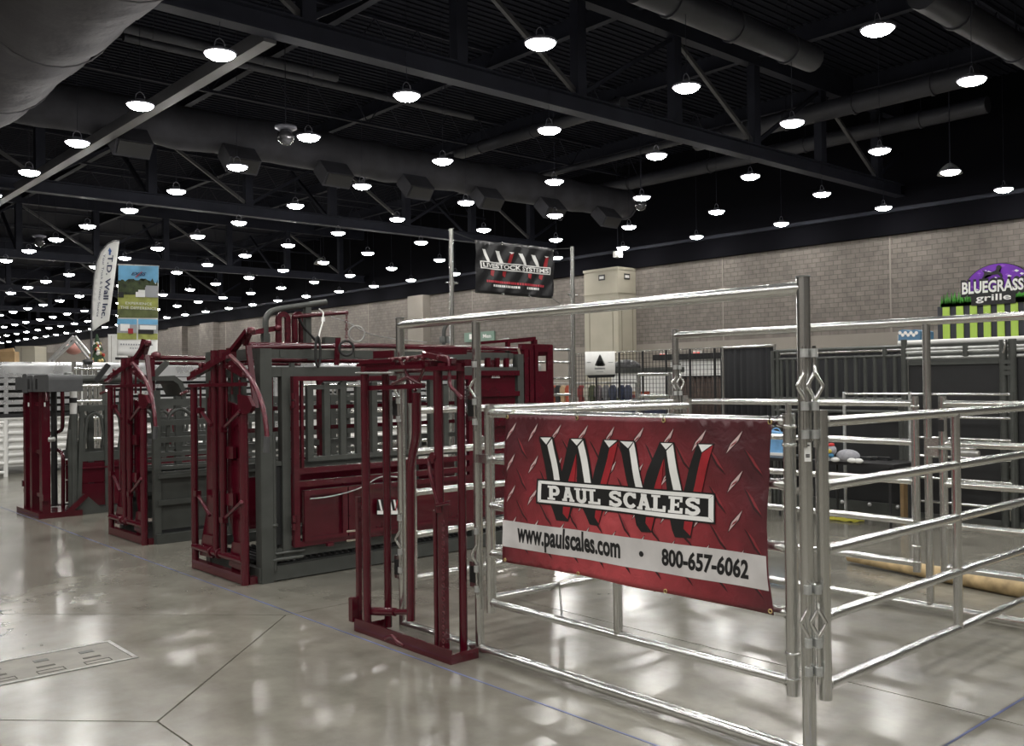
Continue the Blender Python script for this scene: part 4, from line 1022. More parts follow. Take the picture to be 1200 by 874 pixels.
# the WW emblem
def zz(L): return [bp_(620+x/5.217, 500+y/5.217) for x, y in L]
blk = [[(68,58),(160,60),(215,332),(112,326)], [(255,68),(302,120),(252,336),(188,330),(215,230)], [(260,68),(342,70),(394,346),(298,340),(292,125)], [(450,76),(548,78),(475,354),(385,346),(400,250),(430,130)],
       [(135,474),(264,488),(234,580),(165,572)], [(325,498),(452,510),(427,606),(370,598)],
       [(550,82),(650,85),(708,374),(608,368),(558,140)], [(798,92),(840,145),(792,384),(700,376),(730,270)], [(798,92),(890,95),(942,396),(848,388),(830,150)], [(1036,100),(1138,102),(1055,406),(945,398),(985,250),(1020,150)],
       [(645,538),(784,550),(760,645),(690,642),(660,600)], [(872,563),(1014,575),(992,682),(900,674),(885,630)]]
wht = [[(122,112),(152,72),(192,326),(157,326)], [(77,65),(146,65),(115,107)], [(302,122),(332,84),(382,345),(344,343)], [(264,74),(328,76),(296,114)], [(457,82),(538,84),(486,127)],
       [(558,88),(638,92),(606,131)], [(614,136),(642,94),(703,372),(657,368)], [(805,99),(878,101),(838,139)], [(842,147),(882,106),(934,394),(887,390)], [(1044,107),(1128,109),(1066,154)]]
rdd = [[(291,165),(284,335),(246,332)], [(487,133),(543,92),(473,352),(436,350)], [(206,488),(250,492),(232,566),(203,530)], [(407,510),(445,512),(428,590),(402,552)],
       [(828,195),(815,384),(772,380)], [(1067,160),(1133,112),(1053,402),(1003,398)], [(722,550),(776,553),(755,636),(720,588)], [(957,574),(1006,578),(990,666),(952,622)]]
for n_m, L_, m_, o_ in (('emblem_black', blk, 'black_print', .0034), ('emblem_white', wht, 'white_print', .0042), ('emblem_red', rdd, 'red_print', .0042)):
    for P in L_: flat_part(n_m, [zz(P)], m_, bn, BF, o_)
# the name bar
flat_part('name_bar', [[bp_(630.3,560.5), bp_(838.4,578), bp_(838.4,614.3), bp_(630.3,589.6)]], 'black_print', bn, BF, .0050)
o_ = [(632.2,562.6),(836.6,579.8),(836.6,612.2),(632.2,587.8)]; i_ = [(635.9,566.4),(830.5,584.3),(830.5,606.0),(635.9,585.0)]
for k in range(4):
    a, b, c, d = o_[k], o_[(k+1)%4], i_[(k+1)%4], i_[k]
    def sk(p, q, e): return (p[0]+(q[0]-p[0])*e, p[1]+(q[1]-p[1])*e)
    flat_part('bar_edge', [[bp_(*sk(a,b,.003)), bp_(*sk(b,a,.003)), bp_(*c), bp_(*d)]], 'white_print', bn, BF, .0058)
xs_ = [('P',120,195),('A',205,280),('U',283,365),('L',365,437),('S',487,565),('C',573,660),('A',663,755),('L',757,845),('E',860,945),('S',958,1048)]
def lt(x, top):
    px = 620+x/5.217; k = (px-643)/(820.9-643)
    return bp_(px, (568.6+k*15.4) if top else (584.9+k*19.2))
for ch_, a, b in xs_:
    flat_part('letter', quad_map(SLAB[ch_], lt(a,1), lt(b,1), lt(b,0), lt(a,0)), 'white_print', bn, BF, .0058)
flat_part('web_address', quad_map(text_polys('www.paulscales.com', .034), bp_(606.7,611), bp_(728,629), bp_(728,653), bp_(606.7,633.5)), 'black_print', bn, BF, .0042)
flat_part('phone_number', quad_map(text_polys('800-657-6062', .036), bp_(775.8,641.8), bp_(877.6,656.4), bp_(877.6,677.8), bp_(775.8,661)), 'black_print', bn, BF, .0042)
cb_ = bp_(751.9,649); flat_part('bullet', [[(cb_[0]+.0145*math.cos(k*math.pi/7), cb_[1]+.0145*math.sin(k*math.pi/7)) for k in range(14)]], 'black_print', bn, BF, .0042)
mat('brass', (.6, .48, .22), .35, .8)
for px, py in ((594,488.5),(676,489.8),(778.5,492.5),(902,494.5),(593.5,655.5),(677,672),(780,692.5),(903,716)):
    y, z = bp_(px, py); MB().tube(arc(BF(y, z, .003), .0085, 0, 360, 12, (0,1,0), (0,0,1))[:-1], .003, 6, closed=True).build('grommet', 'brass', bn)
for px, py in ((594,488.5),(676,489.8),(778.5,492.5),(902,494.5)):
    y, z = bp_(px, py); g = BF(y, z, .004)
    MB().tube(rounded([g+V((-.004,0,-.004)), g+V((-.012,-.008,.03)), V((XF-.02,y-.012,1.475)), V((XF+.012,y-.012,1.488)), V((XF+.038,y-.01,1.46)), V((XF+.012,y-.006,1.432)), g+V((.006,0,-.002))], .015), .0028, 5).build('zip_tie', 'black_plastic', bn)

# ---- the black banner hung between two tall posts
YH = 9.8
mat('vinyl_black', (.016, .016, .018), .32, 0, .2, 6, .5, 9)
for px, pt, lab in ((528.5, 268, 'tall galvanised pole at the left of the hanging black banner'), (670.5, 289, 'tall galvanised pole at the right of the hanging black banner')):
    p = U(px, pt, Y=YH)
    o = thing('banner_pole', lab, 'pole', (p.x, YH, 0), 'banner poles')
    MB().tube([(p.x, YH, 0), (p.x, YH, p.z)], .03, 12).build('shaft', 'galvanised', o)
    MB().tube([(p.x, YH, p.z-.75), (p.x, YH, p.z-.70)], .04, 12).build('collar', 'galvanised', o)
    MB().tube([(p.x-.1, YH, p.z-.72), (p.x+.1, YH, p.z-.72)], .012, 8).build('cross_pin', 'galvanised', o)
    MB().lathe((p.x, YH, 0), [(.16,0),(.16,.012),(.04,.02)], 16).build('foot', 'galvanised', o)
hb = thing('vinyl_banner', 'black banner reading LIVESTOCK SYSTEMS hung high between two poles', 'banner', (U(600,310,Y=YH).x, YH, 2.4))
def rip2(x, z): return .012*math.sin(9*x+4*z)+.008*math.sin(21*x-17*z)
def BH(a, b, off): return V((a, YH-off+rip2(a, b), b))
def bh(px, py): p = U(px, py, Y=YH); return (p.x, p.z)
o = flat_part('sheet', [[bh(556.5,281), bh(580,283.6), bh(625,288), bh(648.5,292), bh(648.3,350), bh(620,348), bh(590,345.5), bh(557.5,343)]], 'vinyl_black', hb, BH, 0, .09)
md = o.modifiers.new('thickness', 'SOLIDIFY'); md.thickness = .001; md.offset = 0
def zh(L): return [bh(520+x/7.5, 260+y/7.5) for x, y in L]
for P in ([(335,240),(365,240),(402,350),(375,345)], [(455,255),(490,258),(525,365),(495,360)], [(655,278),(690,282),(730,385),(700,380)], [(775,290),(808,294),(842,395),(815,392)], [(330,238),(368,242),(352,262)], [(450,253),(495,258),(475,275)], [(568,266),(612,271),(590,286)], [(650,276),(695,282),(675,298)], [(770,288),(812,294),(795,308)], [(878,302),(920,307),(900,320)]): flat_part('emblem_white', [zh(P)], 'white_print', hb, BH, .005)
for P in ([(578,282),(608,275),(588,366),(558,362)], [(888,318),(918,312),(905,402),(876,398)], [(415,422),(448,426),(432,480),(410,465)], [(522,434),(555,437),(545,488),(520,470)], [(738,455),(770,458),(760,505),(735,490)], [(845,465),(875,468),(862,512),(840,495)]): flat_part('emblem_red', [zh(P)], 'red_print', hb, BH, .005)
flat_part('name_bar', [zh([(315,340),(930,402),(930,467),(318,407)])], 'white_print', hb, BH, .007)
flat_part('name_bar', [zh([(325,349),(921,410),(921,458),(328,398)])], 'black_print', hb, BH, .009)
a = zh([(335,355),(915,414),(915,452),(338,393)])
flat_part('lettering', quad_map(text_polys('LIVESTOCK SYSTEMS', .03), *a), 'white_print', hb, BH, .011)
rb_, wb_ = [], []
random.seed(3)
for x0, x1, y0, sl, lst, h in ((375,880,508,.095,rb_,20), (430,670,548,.085,wb_,20), (725,835,572,.085,wb_,20)):
    x = x0
    while x < x1:
        w = random.uniform(9, 17); yy = y0+(x-x0)*sl
        lst.append(zh([(x,yy),(x+w,yy+w*sl),(x+w,yy+h+w*sl),(x,yy+h)])); x += w+random.uniform(3, 6)
mat('red_bright_print', (.55, .05, .07), .4)
for L_, m_ in ((rb_, 'red_bright_print'), (wb_, 'white_print')): flat_part('small_print', L_, m_, hb, BH, .006)['kind'] = 'stuff'
for px, py in ((557,283),(588,285),(619,289),(647,293),(558,342),(589,344.5),(620,347.5),(647,349)):
    a, b = bh(px, py); MB().tube(arc(BH(a, b, .006), .014, 0, 360, 10, (1,0,0), (0,0,1))[:-1], .004, 5, closed=True).build('grommet', 'galvanised', hb)
for (p0, q0) in (((531,272),(557,282)), ((648,292),(669,291)), ((648,350),(669,365))):
    MB().tube([U(*p0, Y=YH), U(*q0, Y=YH)], .005, 5).build('cord', 'black_plastic', hb)

# ---- feather flag and roll-up banner far left
DF = 22.5
def DFc(D):
    def f(a, b, off): return EYE+ray(a, b)*(D-off)
    return f
ff = thing('feather_flag', 'white feather flag with dark lettering running down it, left background', 'flag', EYE+ray(107,430)*DF)
ff.location.z = 0; ORG[ff.name] = V(ff.location)
fo = [(107,385),(108,350),(110,325),(113,308),(118,295),(126,286),(134,282),(140,282),(137,305),(134,330),(131,352),(129,368),(128,376),(118,381),(109,388)]
f = DFc(DF)
o = flat_part('sail', [fo], 'white_print', ff, f, 0, 8)
md = o.modifiers.new('thickness', 'SOLIDIFY'); md.thickness = .002
pts = [f(107,428,0)]+[f(*p, 0) for p in fo[:8]]; pts[0].z = 0
MB().tube(pts, .015, 8, rs=[.022]*2+[.015]*7).build('pole', 'strut_steel', ff)
b0 = V(pts[0]); 
MB().lathe(b0, [(.35,0),(.35,.02),(.05,.03)], 16).build('base', 'charcoal', ff)
mat('navy_print', (.02, .03, .09), .5); mat('blue_print', (.05, .12, .35), .5)
# lettering reads downwards: text x runs down the sail, text up points right
def down(s, top, bot, right_t, right_b, wt, bold): return quad_map(text_polys(s, bold), (top[0]+wt, top[1]), (bot[0]+wt, bot[1]), bot, top)
flat_part('lettering', down('T.D. Wall Inc.', (127.0,299), (118.5,373), 0, 0, 6.0, .015), 'navy_print', ff, f, .03, 30)
flat_part('lettering', down('Your Truck & Trailer Source', (121.0,298), (113.0,371), 0, 0, 2.8, .0), 'navy_print', ff, f, .03, 30)
flat_part('arrow_mark', [[(128.5,290),(131,294.5),(130,295),(129.5,299),(127.5,298.5),(127.6,294.5),(126.6,294)]], 'blue_print', ff, f, .03, 30)
DB = 22.0
eb = thing('roll_up_banner', 'tall printed banner of a trailer in a field under blue sky', 'banner', EYE+ray(162,430)*DB)
eb.location.z = 0; ORG[eb.name] = V(eb.location)
f = DFc(DB)
mat('sky_print', (.16, .42, .66), .5, 0, .35, 1.5); mat('tree_print', (.035, .05, .018), .6, 0, .7, 9); mat('field_print', (.30, .32, .08), .6, 0, .25, 6)
mat('field_dark_print', (.11, .13, .045), .6, 0, .3, 6); mat('grey_print', (.35, .36, .38), .5)
def er(x0, y0, x1, y1, s=.04): return [(x0, y0+(x0-162)*s), (x1, y0+(x1-162)*s), (x1, y1+(x1-162)*s*.6), (x0, y1+(x0-162)*s*.6)]
o = flat_part('sheet', [[(138.9,310.2),(186,312.4),(184.5,417.6),(136.8,416.5)]], 'white_print', eb, f, 0, 12); md = o.modifiers.new('thickness', 'SOLIDIFY'); md.thickness = .004
def edge_x(y): k = (y-311)/106; return 138.8-2.0*k, 185.8-1.4*k
def strip(y0, y1, m, off=.02, name='photo_print', xa=0, xb=1):
    l0, r0_ = edge_x(y0); l1, r1 = edge_x(y1)
    return flat_part(name, [[(l0+(r0_-l0)*xa, y0), (l0+(r0_-l0)*xb, y0+.8*xb), (l1+(r1-l1)*xb, y1+.6*xb), (l1+(r1-l1)*xa, y1)]], m, eb, f, off, 12)
strip(311, 331, 'sky_print'); strip(344, 362, 'field_print'); strip(362, 372, 'field_dark_print')
tp = [(138.6,345)]+[(138.6+x, 328+2.5*math.sin(x*.9)+1.5*math.sin(x*2.3)+x*.04) for x in range(0, 47, 2)]+[(185.2,345.6)]
flat_part('photo_print', [tp], 'tree_print', eb, f, .03, 12)
flat_part('photo_print', [er(171,334,185.3,348), er(170,336,171.5,347)], 'grey_print', eb, f, .05, 12)
flat_part('photo_print', [er(159,342,170,348), er(162,339.5,170,343)], 'white_print', eb, f, .05, 12)
flat_part('photo_print', [er(138.5,343,145,349)], 'black_print', eb, f, .05, 12)
flat_part('logo', quad_map(text_polys('EXISS', .02, .5), (153.5,318.5), (171.5,319.2), (171.5,323.0), (153.5,322.3)), 'navy_print', eb, f, .05, 30)
flat_part('logo', [[(158,325),(166,318),(167,318),(160,325)]], 'red_print', eb, f, .06, 30)
flat_part('headline', quad_map(text_polys('EXPERIENCE'), (147,353.4), (178,354.6), (178,357.6), (147,356.4)), 'paper', eb, f, .05, 30)
flat_part('headline', quad_map(text_polys('THE DIFFERENCE'), (141,358.2), (183.5,360.0), (183.5,363.4), (141,361.6)), 'paper', eb, f, .05, 30)
for xa, xb in ((.0, .48), (.515, 1)):
    strip(373.5, 380, 'sky_print', .03, 'small_photo', xa, xb); strip(380, 390, 'grey_print', .03, 'small_photo', xa, xb); strip(390, 397.5, 'field_print', .03, 'small_photo', xa, xb)
flat_part('small_photo', [er(141,380,152,388,.03)], 'white_print', eb, f, .05, 12); flat_part('small_photo', [er(150,385,156,391,.03)], 'red_print', eb, f, .06, 12)
flat_part('small_photo', [er(164,381,183,386,.03)], 'white_print', eb, f, .05, 12); flat_part('small_photo', [er(162,386,180,391,.03)], 'black_print', eb, f, .05, 12)
flat_part('small_print', [er(141+3*k, 403, 141+3*k+2, 404.6, .03) for k in range(13)]+[er(152+3*k, 407.5, 152+3*k+2, 408.6, .03) for k in range(5)], 'grey_print', eb, f, .05, 12)
p0 = f(161,419,-.05)
MB().tube([p0, V((p0.x, p0.y, 0))], .02, 8).build('stand_pole', 'charcoal', eb)
a, b = f(136,420,0), f(186,421,0); MB().beam(a, b, .1, .06).build('bottom_bar', 'black_plastic', eb)
a, b = f(138,309.8,0), f(186.5,312,0); MB().beam(a, b, .03, .03).build('top_bar', 'steel', eb)
MB().lathe((p0.x, p0.y, 0), [(.35,0),(.35,.02),(.05,.03)], 16).build('foot', 'charcoal', eb)
# ================================================================ BEHIND THE PEN, RIGHT
XG = 10.8
def gx(px, py, X=XG): return U(px, py, X=X)
def gy(px, X=XG): return U(px, 450, X=X).y
gf = thing('charcoal_panel', 'charcoal bar panel with upright bars above black sheeting, behind the pen', 'fence panel', (XG, gy(985), 0))
for px in (906.5, 912): MB().tube([(XG, gy(px), 0), (XG, gy(px), gx(px,411).z)], .03, 12).build('post', 'charcoal', gf)
MB().tube([(XG, gy(1060), 0), (XG, gy(1060), gx(1060,398).z)], .035, 12).build('post', 'charcoal', gf)
zt = gx(985,409).z; z2 = gx(985,419).z; zb = gx(1000,468).z
for z in (zt, z2, zb, zb-.15): MB().tube([(XG, gy(908), z), (XG, gy(1060), z)], .024 if z != z2 else .02, 10).build('rail', 'charcoal', gf)
for px in (916, 923, 930, 937, 958, 968.6, 980, 991.5, 1003, 1014, 1025.5, 1037, 1049): MB().tube([(XG, gy(px), zb), (XG, gy(px), z2)], .022, 10).build('upright_bar', 'charcoal', gf)
MB().tube([(XG, gy(1037.5), z2), (XG, gy(1037.5), zt)], .03, 8).build('stub', 'charcoal', gf)
MB().box((XG+.03, gy(1058), .04), (XG+.05, gy(950), 1.28)).build('black_sheet', 'charcoal_dark', gf)
MB().box((XG+.0, gy(1058), .0), (XG+.06, gy(930), .13)).build('foot_rail', 'charcoal', gf)
for px in (985, 1017, 1050): MB().lathe((XG-.01, gy(px), .10), [(.0,-.01),(.025,.0),(.025,.02)], 10, (1,0,0)).build('bolt', 'alu_bright', gf)
for px in (1056.5, 1064): MB().tube([(XG-.02, gy(px), 0.0), (XG-.02, gy(px), 1.3)], .03, 10).build('lower_post', 'charcoal', gf)
gs = thing('charcoal_panel', 'charcoal sheeted panel with silver top rails at the right, behind the pen', 'fence panel', (XG, gy(1120), 0))
for k, (pa, pb) in enumerate(((409.5,406), (413.5,409.5), (420.5,416.5))):
    a, b = gx(1062,pa), gx(1176,pb); z = (a.z+b.z)/2
    MB().tube([(XG, a.y, z), (XG, gy(1300), z)], .020, 10).build('rail', 'galvanised_dull', gs)
MB().tube([(XG, gy(1132.5), gx(1132,417).z), (XG, gy(1132.5), gx(1132,405).z)], .035, 10).build('stub', 'charcoal', gs)
MB().box((XG+.02, gy(1174), .05), (XG+.04, gy(1064), gx(1120,423).z)).build('sheet', 'charcoal_dark', gs)
MB().box((XG+.0, gy(1174), gx(1120,427).z), (XG+.05, gy(1064), gx(1120,423).z)).build('sheet_edge', 'charcoal', gs)
for px, y0 in ((1177, 398), (1188, 397)): MB().tube([(XG-.02, gy(px), 0), (XG-.02, gy(px), gx(px,y0).z)], .042, 12).build('post', 'charcoal', gs)
MB().box((XG+.0, gy(1300), .05), (XG+.03, gy(1192), gx(1195,412).z)).build('sheet', 'charcoal_dark', gs)
for py in (424, 431, 437): MB().cbox((XG-.03, gy(1182.5), gx(1182,py).z), (.06, .10, .045)).build('latch_block', 'charcoal', gs)
rod(gs, 'latch_chain', 'galvanised', [(XG-.07, gy(1181), gx(1181,398).z), (XG-.08, gy(1182), gx(1181,405).z), (XG-.07, gy(1179), gx(1181,414).z)], .012, 6)
MB().box((XG+.0, gy(1300), .0), (XG+.05, gy(1064), .06)).build('foot_rail', 'charcoal', gs)
# slim galvanised rails in front of the sheeting
sp = thing('rail_panel', 'slim galvanised rail panel in front of the charcoal sheeting', 'fence panel', (XG-.35, gy(1085, XG-.35), 0))
XS = XG-.35
for py, pxa in ((462, 988), (489, 1068), (514, 1064), (536, 1064), (562, 1064), (590, 1064)):
    z = gx(1120,py,XS).z; MB().tube([(XS, gy(pxa,XS), z), (XS, gy(1184,XS), z)], .017, 8).build('rail', 'galvanised', sp)
for px in (989, 1066, 1186): MB().tube([(XS, gy(px,XS), 0), (XS, gy(px,XS), gx(px,460,XS).z+.01)], .02, 8).build('post', 'galvanised_dull' if px < 1100 else 'charcoal', sp)
# white trailer top seen over the panels
wt = thing('stock_trailer', 'white trailer whose long roof edge shows above the charcoal panels', 'trailer', (13.5, gy(1150, 13.5), 0))
XW = 13.2
za = gx(1140,402,XW).z; zc = gx(1140,395.5,XW).z
y0_, y1_ = gy(1290,XW), gy(1052,XW)
MB().box((XW, y0_, .5), (XW+2.1, y1_, za)).build('body', 'charcoal', wt)
MB().tube([(XW+.05, y0_, (za+zc)/2), (XW+.05, y1_, (za+zc)/2)], (zc-za)/2, 14).build('roof_edge', 'white_paint', wt)
MB().box((XW+.1, y0_, za), (XW+2.0, y1_, zc)).build('roof', 'white_paint', wt)
for y in (y0_+.6, y0_+1.5, y1_-.5):
    MB().lathe((XW+.02, y, .36), [(.0,0),(.36,0),(.36,.2),(.0,.2)], 18, (1,0,0)).build('wheel', 'black_rubber', wt)
    MB().lathe((XW+2.1-.22, y, .36), [(.0,0),(.36,0),(.36,.2),(.0,.2)], 18, (1,0,0)).build('wheel', 'black_rubber', wt)
# black drape on pipe
XD = 12.1
def drape(lab, px0, px1, py, X):
    dp = thing('drape', lab, 'curtain', (X, gy((px0+px1)/2, X), 0), 'black drapes')
    ya, yb = gy(px1,X), gy(px0,X); ztd = gx((px0+px1)/2,py,X).z
    n = int((yb-ya)*36); prf = []
    for i in range(n+1): prf.append((X+.04*math.sin(i*1.55)*(.6+.4*math.sin(i*.37))+.012*math.sin(i*3.1), ya+(yb-ya)*i/n))
    mb = MB()
    mb.add([(x, y, .03) for x, y in prf]+[(x*.3+X*.7, y, ztd-.02) for x, y in prf], [(i, i+1, n+2+i, n+1+i) for i in range(n)], True)
    o = mb.build('cloth', 'cloth_black', dp); md = o.modifiers.new('thickness', 'SOLIDIFY'); md.thickness = .004
    MB().tube([(X, ya-.03, ztd), (X, yb+.03, ztd)], .018, 10).build('top_pipe', 'galvanised', dp)
    for y in (ya-.02, yb+.02):
        MB().tube([(X, y, 0), (X, y, ztd+.02)], .022, 10).build('upright_pipe', 'galvanised', dp)
        MB().box((X-.2, y-.04, 0), (X+.2, y+.04, .008)).build('base_plate', 'charcoal', dp)
drape('black pleated curtain hanging from a pipe rail beside the grid booth', 849, 907, 406, XD)
drape('black pleated curtain behind the upright bars of the charcoal panel', 912, 1062, 412, XD+.25)
# grid booth with merchandise
XM = 13.6
def my(px): return gy(px, XM)
bounds = [672, 699, 726, 753.5, 781, 809, 838, 846]
for k in range(len(bounds)-1):
    a, b = my(bounds[k+1]), my(bounds[k]); zt_ = gx(770,410.5,XM).z
    g = thing('grid_panel', 'black wire grid panel of the booth, %s from the right' % ordinal(len(bounds)-2-k), 'grid panel', (XM, (a+b)/2, 0), 'grid panels')
    for y in (a+.012, b-.012): MB().tube([(XM, y, 0), (XM, y, zt_)], .012, 6).build('frame_bar', 'black_plastic', g)
    for z in (.06, zt_): MB().tube([(XM, a+.012, z), (XM, b-.012, z)], .010, 6).build('frame_bar', 'galvanised' if z > 1 else 'black_plastic', g)
    w = MB(); y = a+.08
    while y < b-.05: w.beam((XM, y, .06), (XM, y, zt_), .007, .007); y += .08
    z = .14
    while z < zt_: w.beam((XM, a, z), (XM, b, z), .007, .007); z += .08
    o = w.build('wire_mesh', 'black_plastic', g); o['kind'] = 'stuff'
# white card sign hung on the grid
cs = thing('booth_sign', 'square white sign with a dark hut emblem on the wire grid', 'sign', gx(703,440,XM-.05))
def CS(a, b, off): return EYE+ray(a, b)*1.0 if False else U(a, b, X=XM-.04-off)
o = flat_part('board', [[(686,412),(720.5,411.5),(721,438.5),(686,439.5)]], 'white_print', cs, CS, 0, 30); md = o.modifiers.new('thickness', 'SOLIDIFY'); md.thickness = .006
flat_part('emblem', [[(697,428),(703,415),(709.5,428),(707,429),(706,423),(700.5,423),(700,429)], [(700.5,419.5),(703,415),(706,419.5)], [(701,424),(703,421.5),(705.5,424),(705.5,428.5),(701,428.5)]][:2], 'black_print', cs, CS, .006, 30)
flat_part('small_print', [[(697,431),(709,430.8),(709,432.6),(697,432.8)], [(699,435),(707,434.8),(707,435.6),(699,435.8)], [(688,424),(692.5,424),(692.5,425),(688,425)], [(713,424),(718.5,424),(718.5,425),(713,425)]], 'grey_print', cs, CS, .006, 30)
flat_part('lower_edge', [[(688,439.6),(721,438.6),(720,442),(690,443)]], 'black_print', cs, CS, .0, 30)
# things inside the booth
def garment(px, py, h, m, lab, X=14.0, w=.44):
    c = gx(px, py, X)
    t = thing('hanging_shirt', lab, 'shirt', (X, c.y, c.z-h), 'clothes in the grid booth')
    P = [(-.5,.0),(-.5,-.28),(-.34,-.24),(-.32,-1),(.32,-1),(.34,-.24),(.5,-.28),(.5,0),(.16,.12),(0,.06),(-.16,.12)]
    MB().prism([(X-.03, c.y+u*w, c.z+v*h) for u, v in P], (.07,0,0)).build('cloth', m, t)
    MB().tube(arc((X, c.y, c.z+.12*h+.03), .03, -60, 200, 8, (0,1,0), (0,0,1)), .005, 5).build('hanger_hook', 'steel', t)
cols = [('orange', (.33,.07,.03)), ('black', (.02,.02,.022)), ('tan', (.4,.28,.16)), ('rust', (.32,.06,.03)), ('cream', (.5,.48,.4)), ('olive', (.08,.09,.05)), ('striped grey', (.2,.17,.18)), ('slate blue', (.07,.08,.12)), ('dark red', (.22,.04,.04)), ('grey', (.22,.22,.23)), ('navy', (.03,.04,.08)), ('brown', (.05,.034,.027))]
for n_c, c_ in cols: mat('cloth_'+n_c.replace(' ', '_'), c_, .85, 0, .35, 6)
rk = thing('clothes_rack', 'chrome clothes rack inside the wire grid booth', 'rack', (14.0, my(690), 0))
zr = gx(690,452,14.0).z
MB().tube([(14.0, gy(745,14.0), zr+.06), (14.0, gy(640,14.0), zr+.06)], .016, 8).build('rail', 'steel', rk)
for px in (745, 640): MB().tube([(14.0, gy(px,14.0), 0), (14.0, gy(px,14.0), zr+.06)], .016, 8).build('upright', 'steel', rk)
for i, (px, n_c) in enumerate(((648,'orange'),(654,'black'),(660,'tan'),(666,'rust'),(681,'dark red'),(688,'cream'),(694,'olive'),(701,'striped grey'),(710,'grey'),(718,'slate blue'),(728,'navy'),(736,'slate blue'))):
    garment(px, 455.5, .62, 'cloth_'+n_c.replace(' ', '_'), '%s shirt on the booth rack, %s from the left' % (n_c, ordinal(i)), w=.16)
tb = thing('display_counter', 'tall counter with a dark cloth inside the grid booth', 'counter', (15.4, gy(740,15.4), 0))
MB().box((15.0, gy(800,15.4), 1.02), (15.8, gy(690,15.4), 1.06)).build('top', 'navy_panel', tb)
for px in (798, 692):
    for dx in (15.05, 15.75): MB().tube([(dx, gy(px,15.4), 0), (dx, gy(px,15.4), 1.02)], .02, 8).build('leg', 'steel', tb)
MB().box((14.99, gy(800,15.4), .1), (15.01, gy(690,15.4), 1.02)).build('cloth', 'cloth_navy', tb)
random.seed(11)
for i in range(14):
    px = 694+i*7.4; c = gx(px, 458, 15.3); h = random.uniform(.12, .38); w = random.uniform(.05, .09)
    n_c = random.choice(cols)
    t = thing('folded_garment', '%s folded stack on the booth table, %s from the left' % (n_c[0], ordinal(i)), 'clothes', (15.3, c.y, 1.06), 'folded stock on the booth table')
    k = max(2, int(h/.07))
    for j in range(k): MB().box((15.2-.01*(j%2), c.y-w, 1.06+j*.07), (15.45, c.y+w*(1-.05*(j%3)), 1.06+j*.07+.062)).build('folded_piece', 'cloth_'+random.choice(cols)[0].replace(' ', '_') if j else 'cloth_'+n_c[0].replace(' ', '_'), t)
# aluminium tube frame standing in front of the booth
af = thing('tube_frame', 'square aluminium tube frame in front of the wire grid', 'frame', (13.0, gy(766,13.0), 0))
ya, yb = gy(785,13.0), gy(748.5,13.0); zt_, zl = gx(766,438.5,13.0).z, gx(766,464,13.0).z
for y in (ya, yb): MB().tube([(13.0, y, 0), (13.0, y, zt_)], .04, 10).build('upright', 'galvanised', af)
for z in (zt_, zl): MB().tube([(13.0, ya, z), (13.0, yb, z)], .032, 10).build('crossbar', 'galvanised', af)
# brown backdrop and white canopy behind the grid
bd = thing('backdrop', 'dark brown cloth backdrop behind the wire grid', 'curtain', (14.6, gy(820,14.6), 0))
ya, yb = gy(846,14.6), gy(793,14.6); zt_ = gx(820,441,14.6).z
n = 30; prf = [(14.6+.03*math.sin(i*1.9), ya+(yb-ya)*i/n) for i in range(n+1)]
mb = MB().add([(x, y, .02) for x, y in prf]+[(x, y, zt_) for x, y in prf], [(i, i+1, n+2+i, n+1+i) for i in range(n)], True)
o = mb.build('cloth', 'cloth_brown', bd); md = o.modifiers.new('thickness', 'SOLIDIFY'); md.thickness = .006
MB().tube([(14.6, ya, zt_), (14.6, yb, zt_)], .02, 8).build('rail', 'black_plastic', bd)
for y in (ya, yb): MB().tube([(14.6, y, 0), (14.6, y, zt_)], .02, 8).build('upright', 'black_plastic', bd)
ct = thing('white_cabinet', 'white panelled stall with a dark roof edge beyond the wire grid', 'stall', (19, gy(815,19), 0))
ya, yb = gy(846,19), gy(786,19); zt_, zr_ = gx(815,421,19).z, gx(815,414,19).z
MB().box((19, ya, 0), (20.5, yb, zt_)).build('body', 'white_paint', ct); MB().box((18.9, ya-.1, zt_), (20.6, yb+.5, zr_)).build('roof', 'charcoal_dark', ct)
MB().box((18.96, gy(796,19), .9), (19, gy(790,19), zt_-.1)).build('blue_panel', 'blue_print', ct)
lb = thing('counter', 'dark counter top with a rounded lid beyond the white sign', 'counter', (17, gy(735,17), 0))
ya, yb = gy(780,17), gy(715,17); zt_ = gx(740,431,17).z
MB().box((17, ya, zt_-.12), (17.7, yb, zt_)).build('top', 'charcoal', lb); MB().box((17.05, ya, 0), (17.6, yb, zt_-.12)).build('body', 'white_paint', lb)
a = gx(721,425,17.2); MB().ell((17.3, gy(731,17.2), zt_), (.3, .42, .22), 14, 8).build('lid', 'black_plastic', lb)
# exit signs and the restroom sign on the brick wall
for px, py, lab in ((777.5, 417, 'small lit exit sign above the grid booth, left one'), (817, 415, 'small lit exit sign above the grid booth, right one')):
    c = gx(px, py, WALLX-.06)
    t = thing('exit_sign', lab, 'exit sign', c-V((0,0,.18)), 'exit signs')
    MB().box((WALLX-.10, c.y-.26, c.z-.17), (WALLX-.03, c.y+.26, c.z+.17)).build('case', 'paper', t)
    mat('exit_red', (.6, .05, .04), .5, emit=(1, .12, .08, .6)) if 'exit_red' not in MATS else None
    fx = lambda a, b, off: V((WALLX-.10-off, a, b))
    flat_part('lettering', quad_map(text_polys('EXIT', .02), (c.y+.2, c.z+.1), (c.y-.2, c.z+.1), (c.y-.2, c.z-.1), (c.y+.2, c.z-.1)), 'exit_red', t, fx, .01, 9)
c = gx(562.5, 394.5, WALLX-.1)
ms = thing('restroom_sign', 'pale green sign reading Men fixed high on the brick wall', 'sign', c-V((0,0,.3)))
mat('sign_teal', (.16, .25, .20), .5)
ya, yb = gy(580,WALLX-.1), gy(545,WALLX-.1)
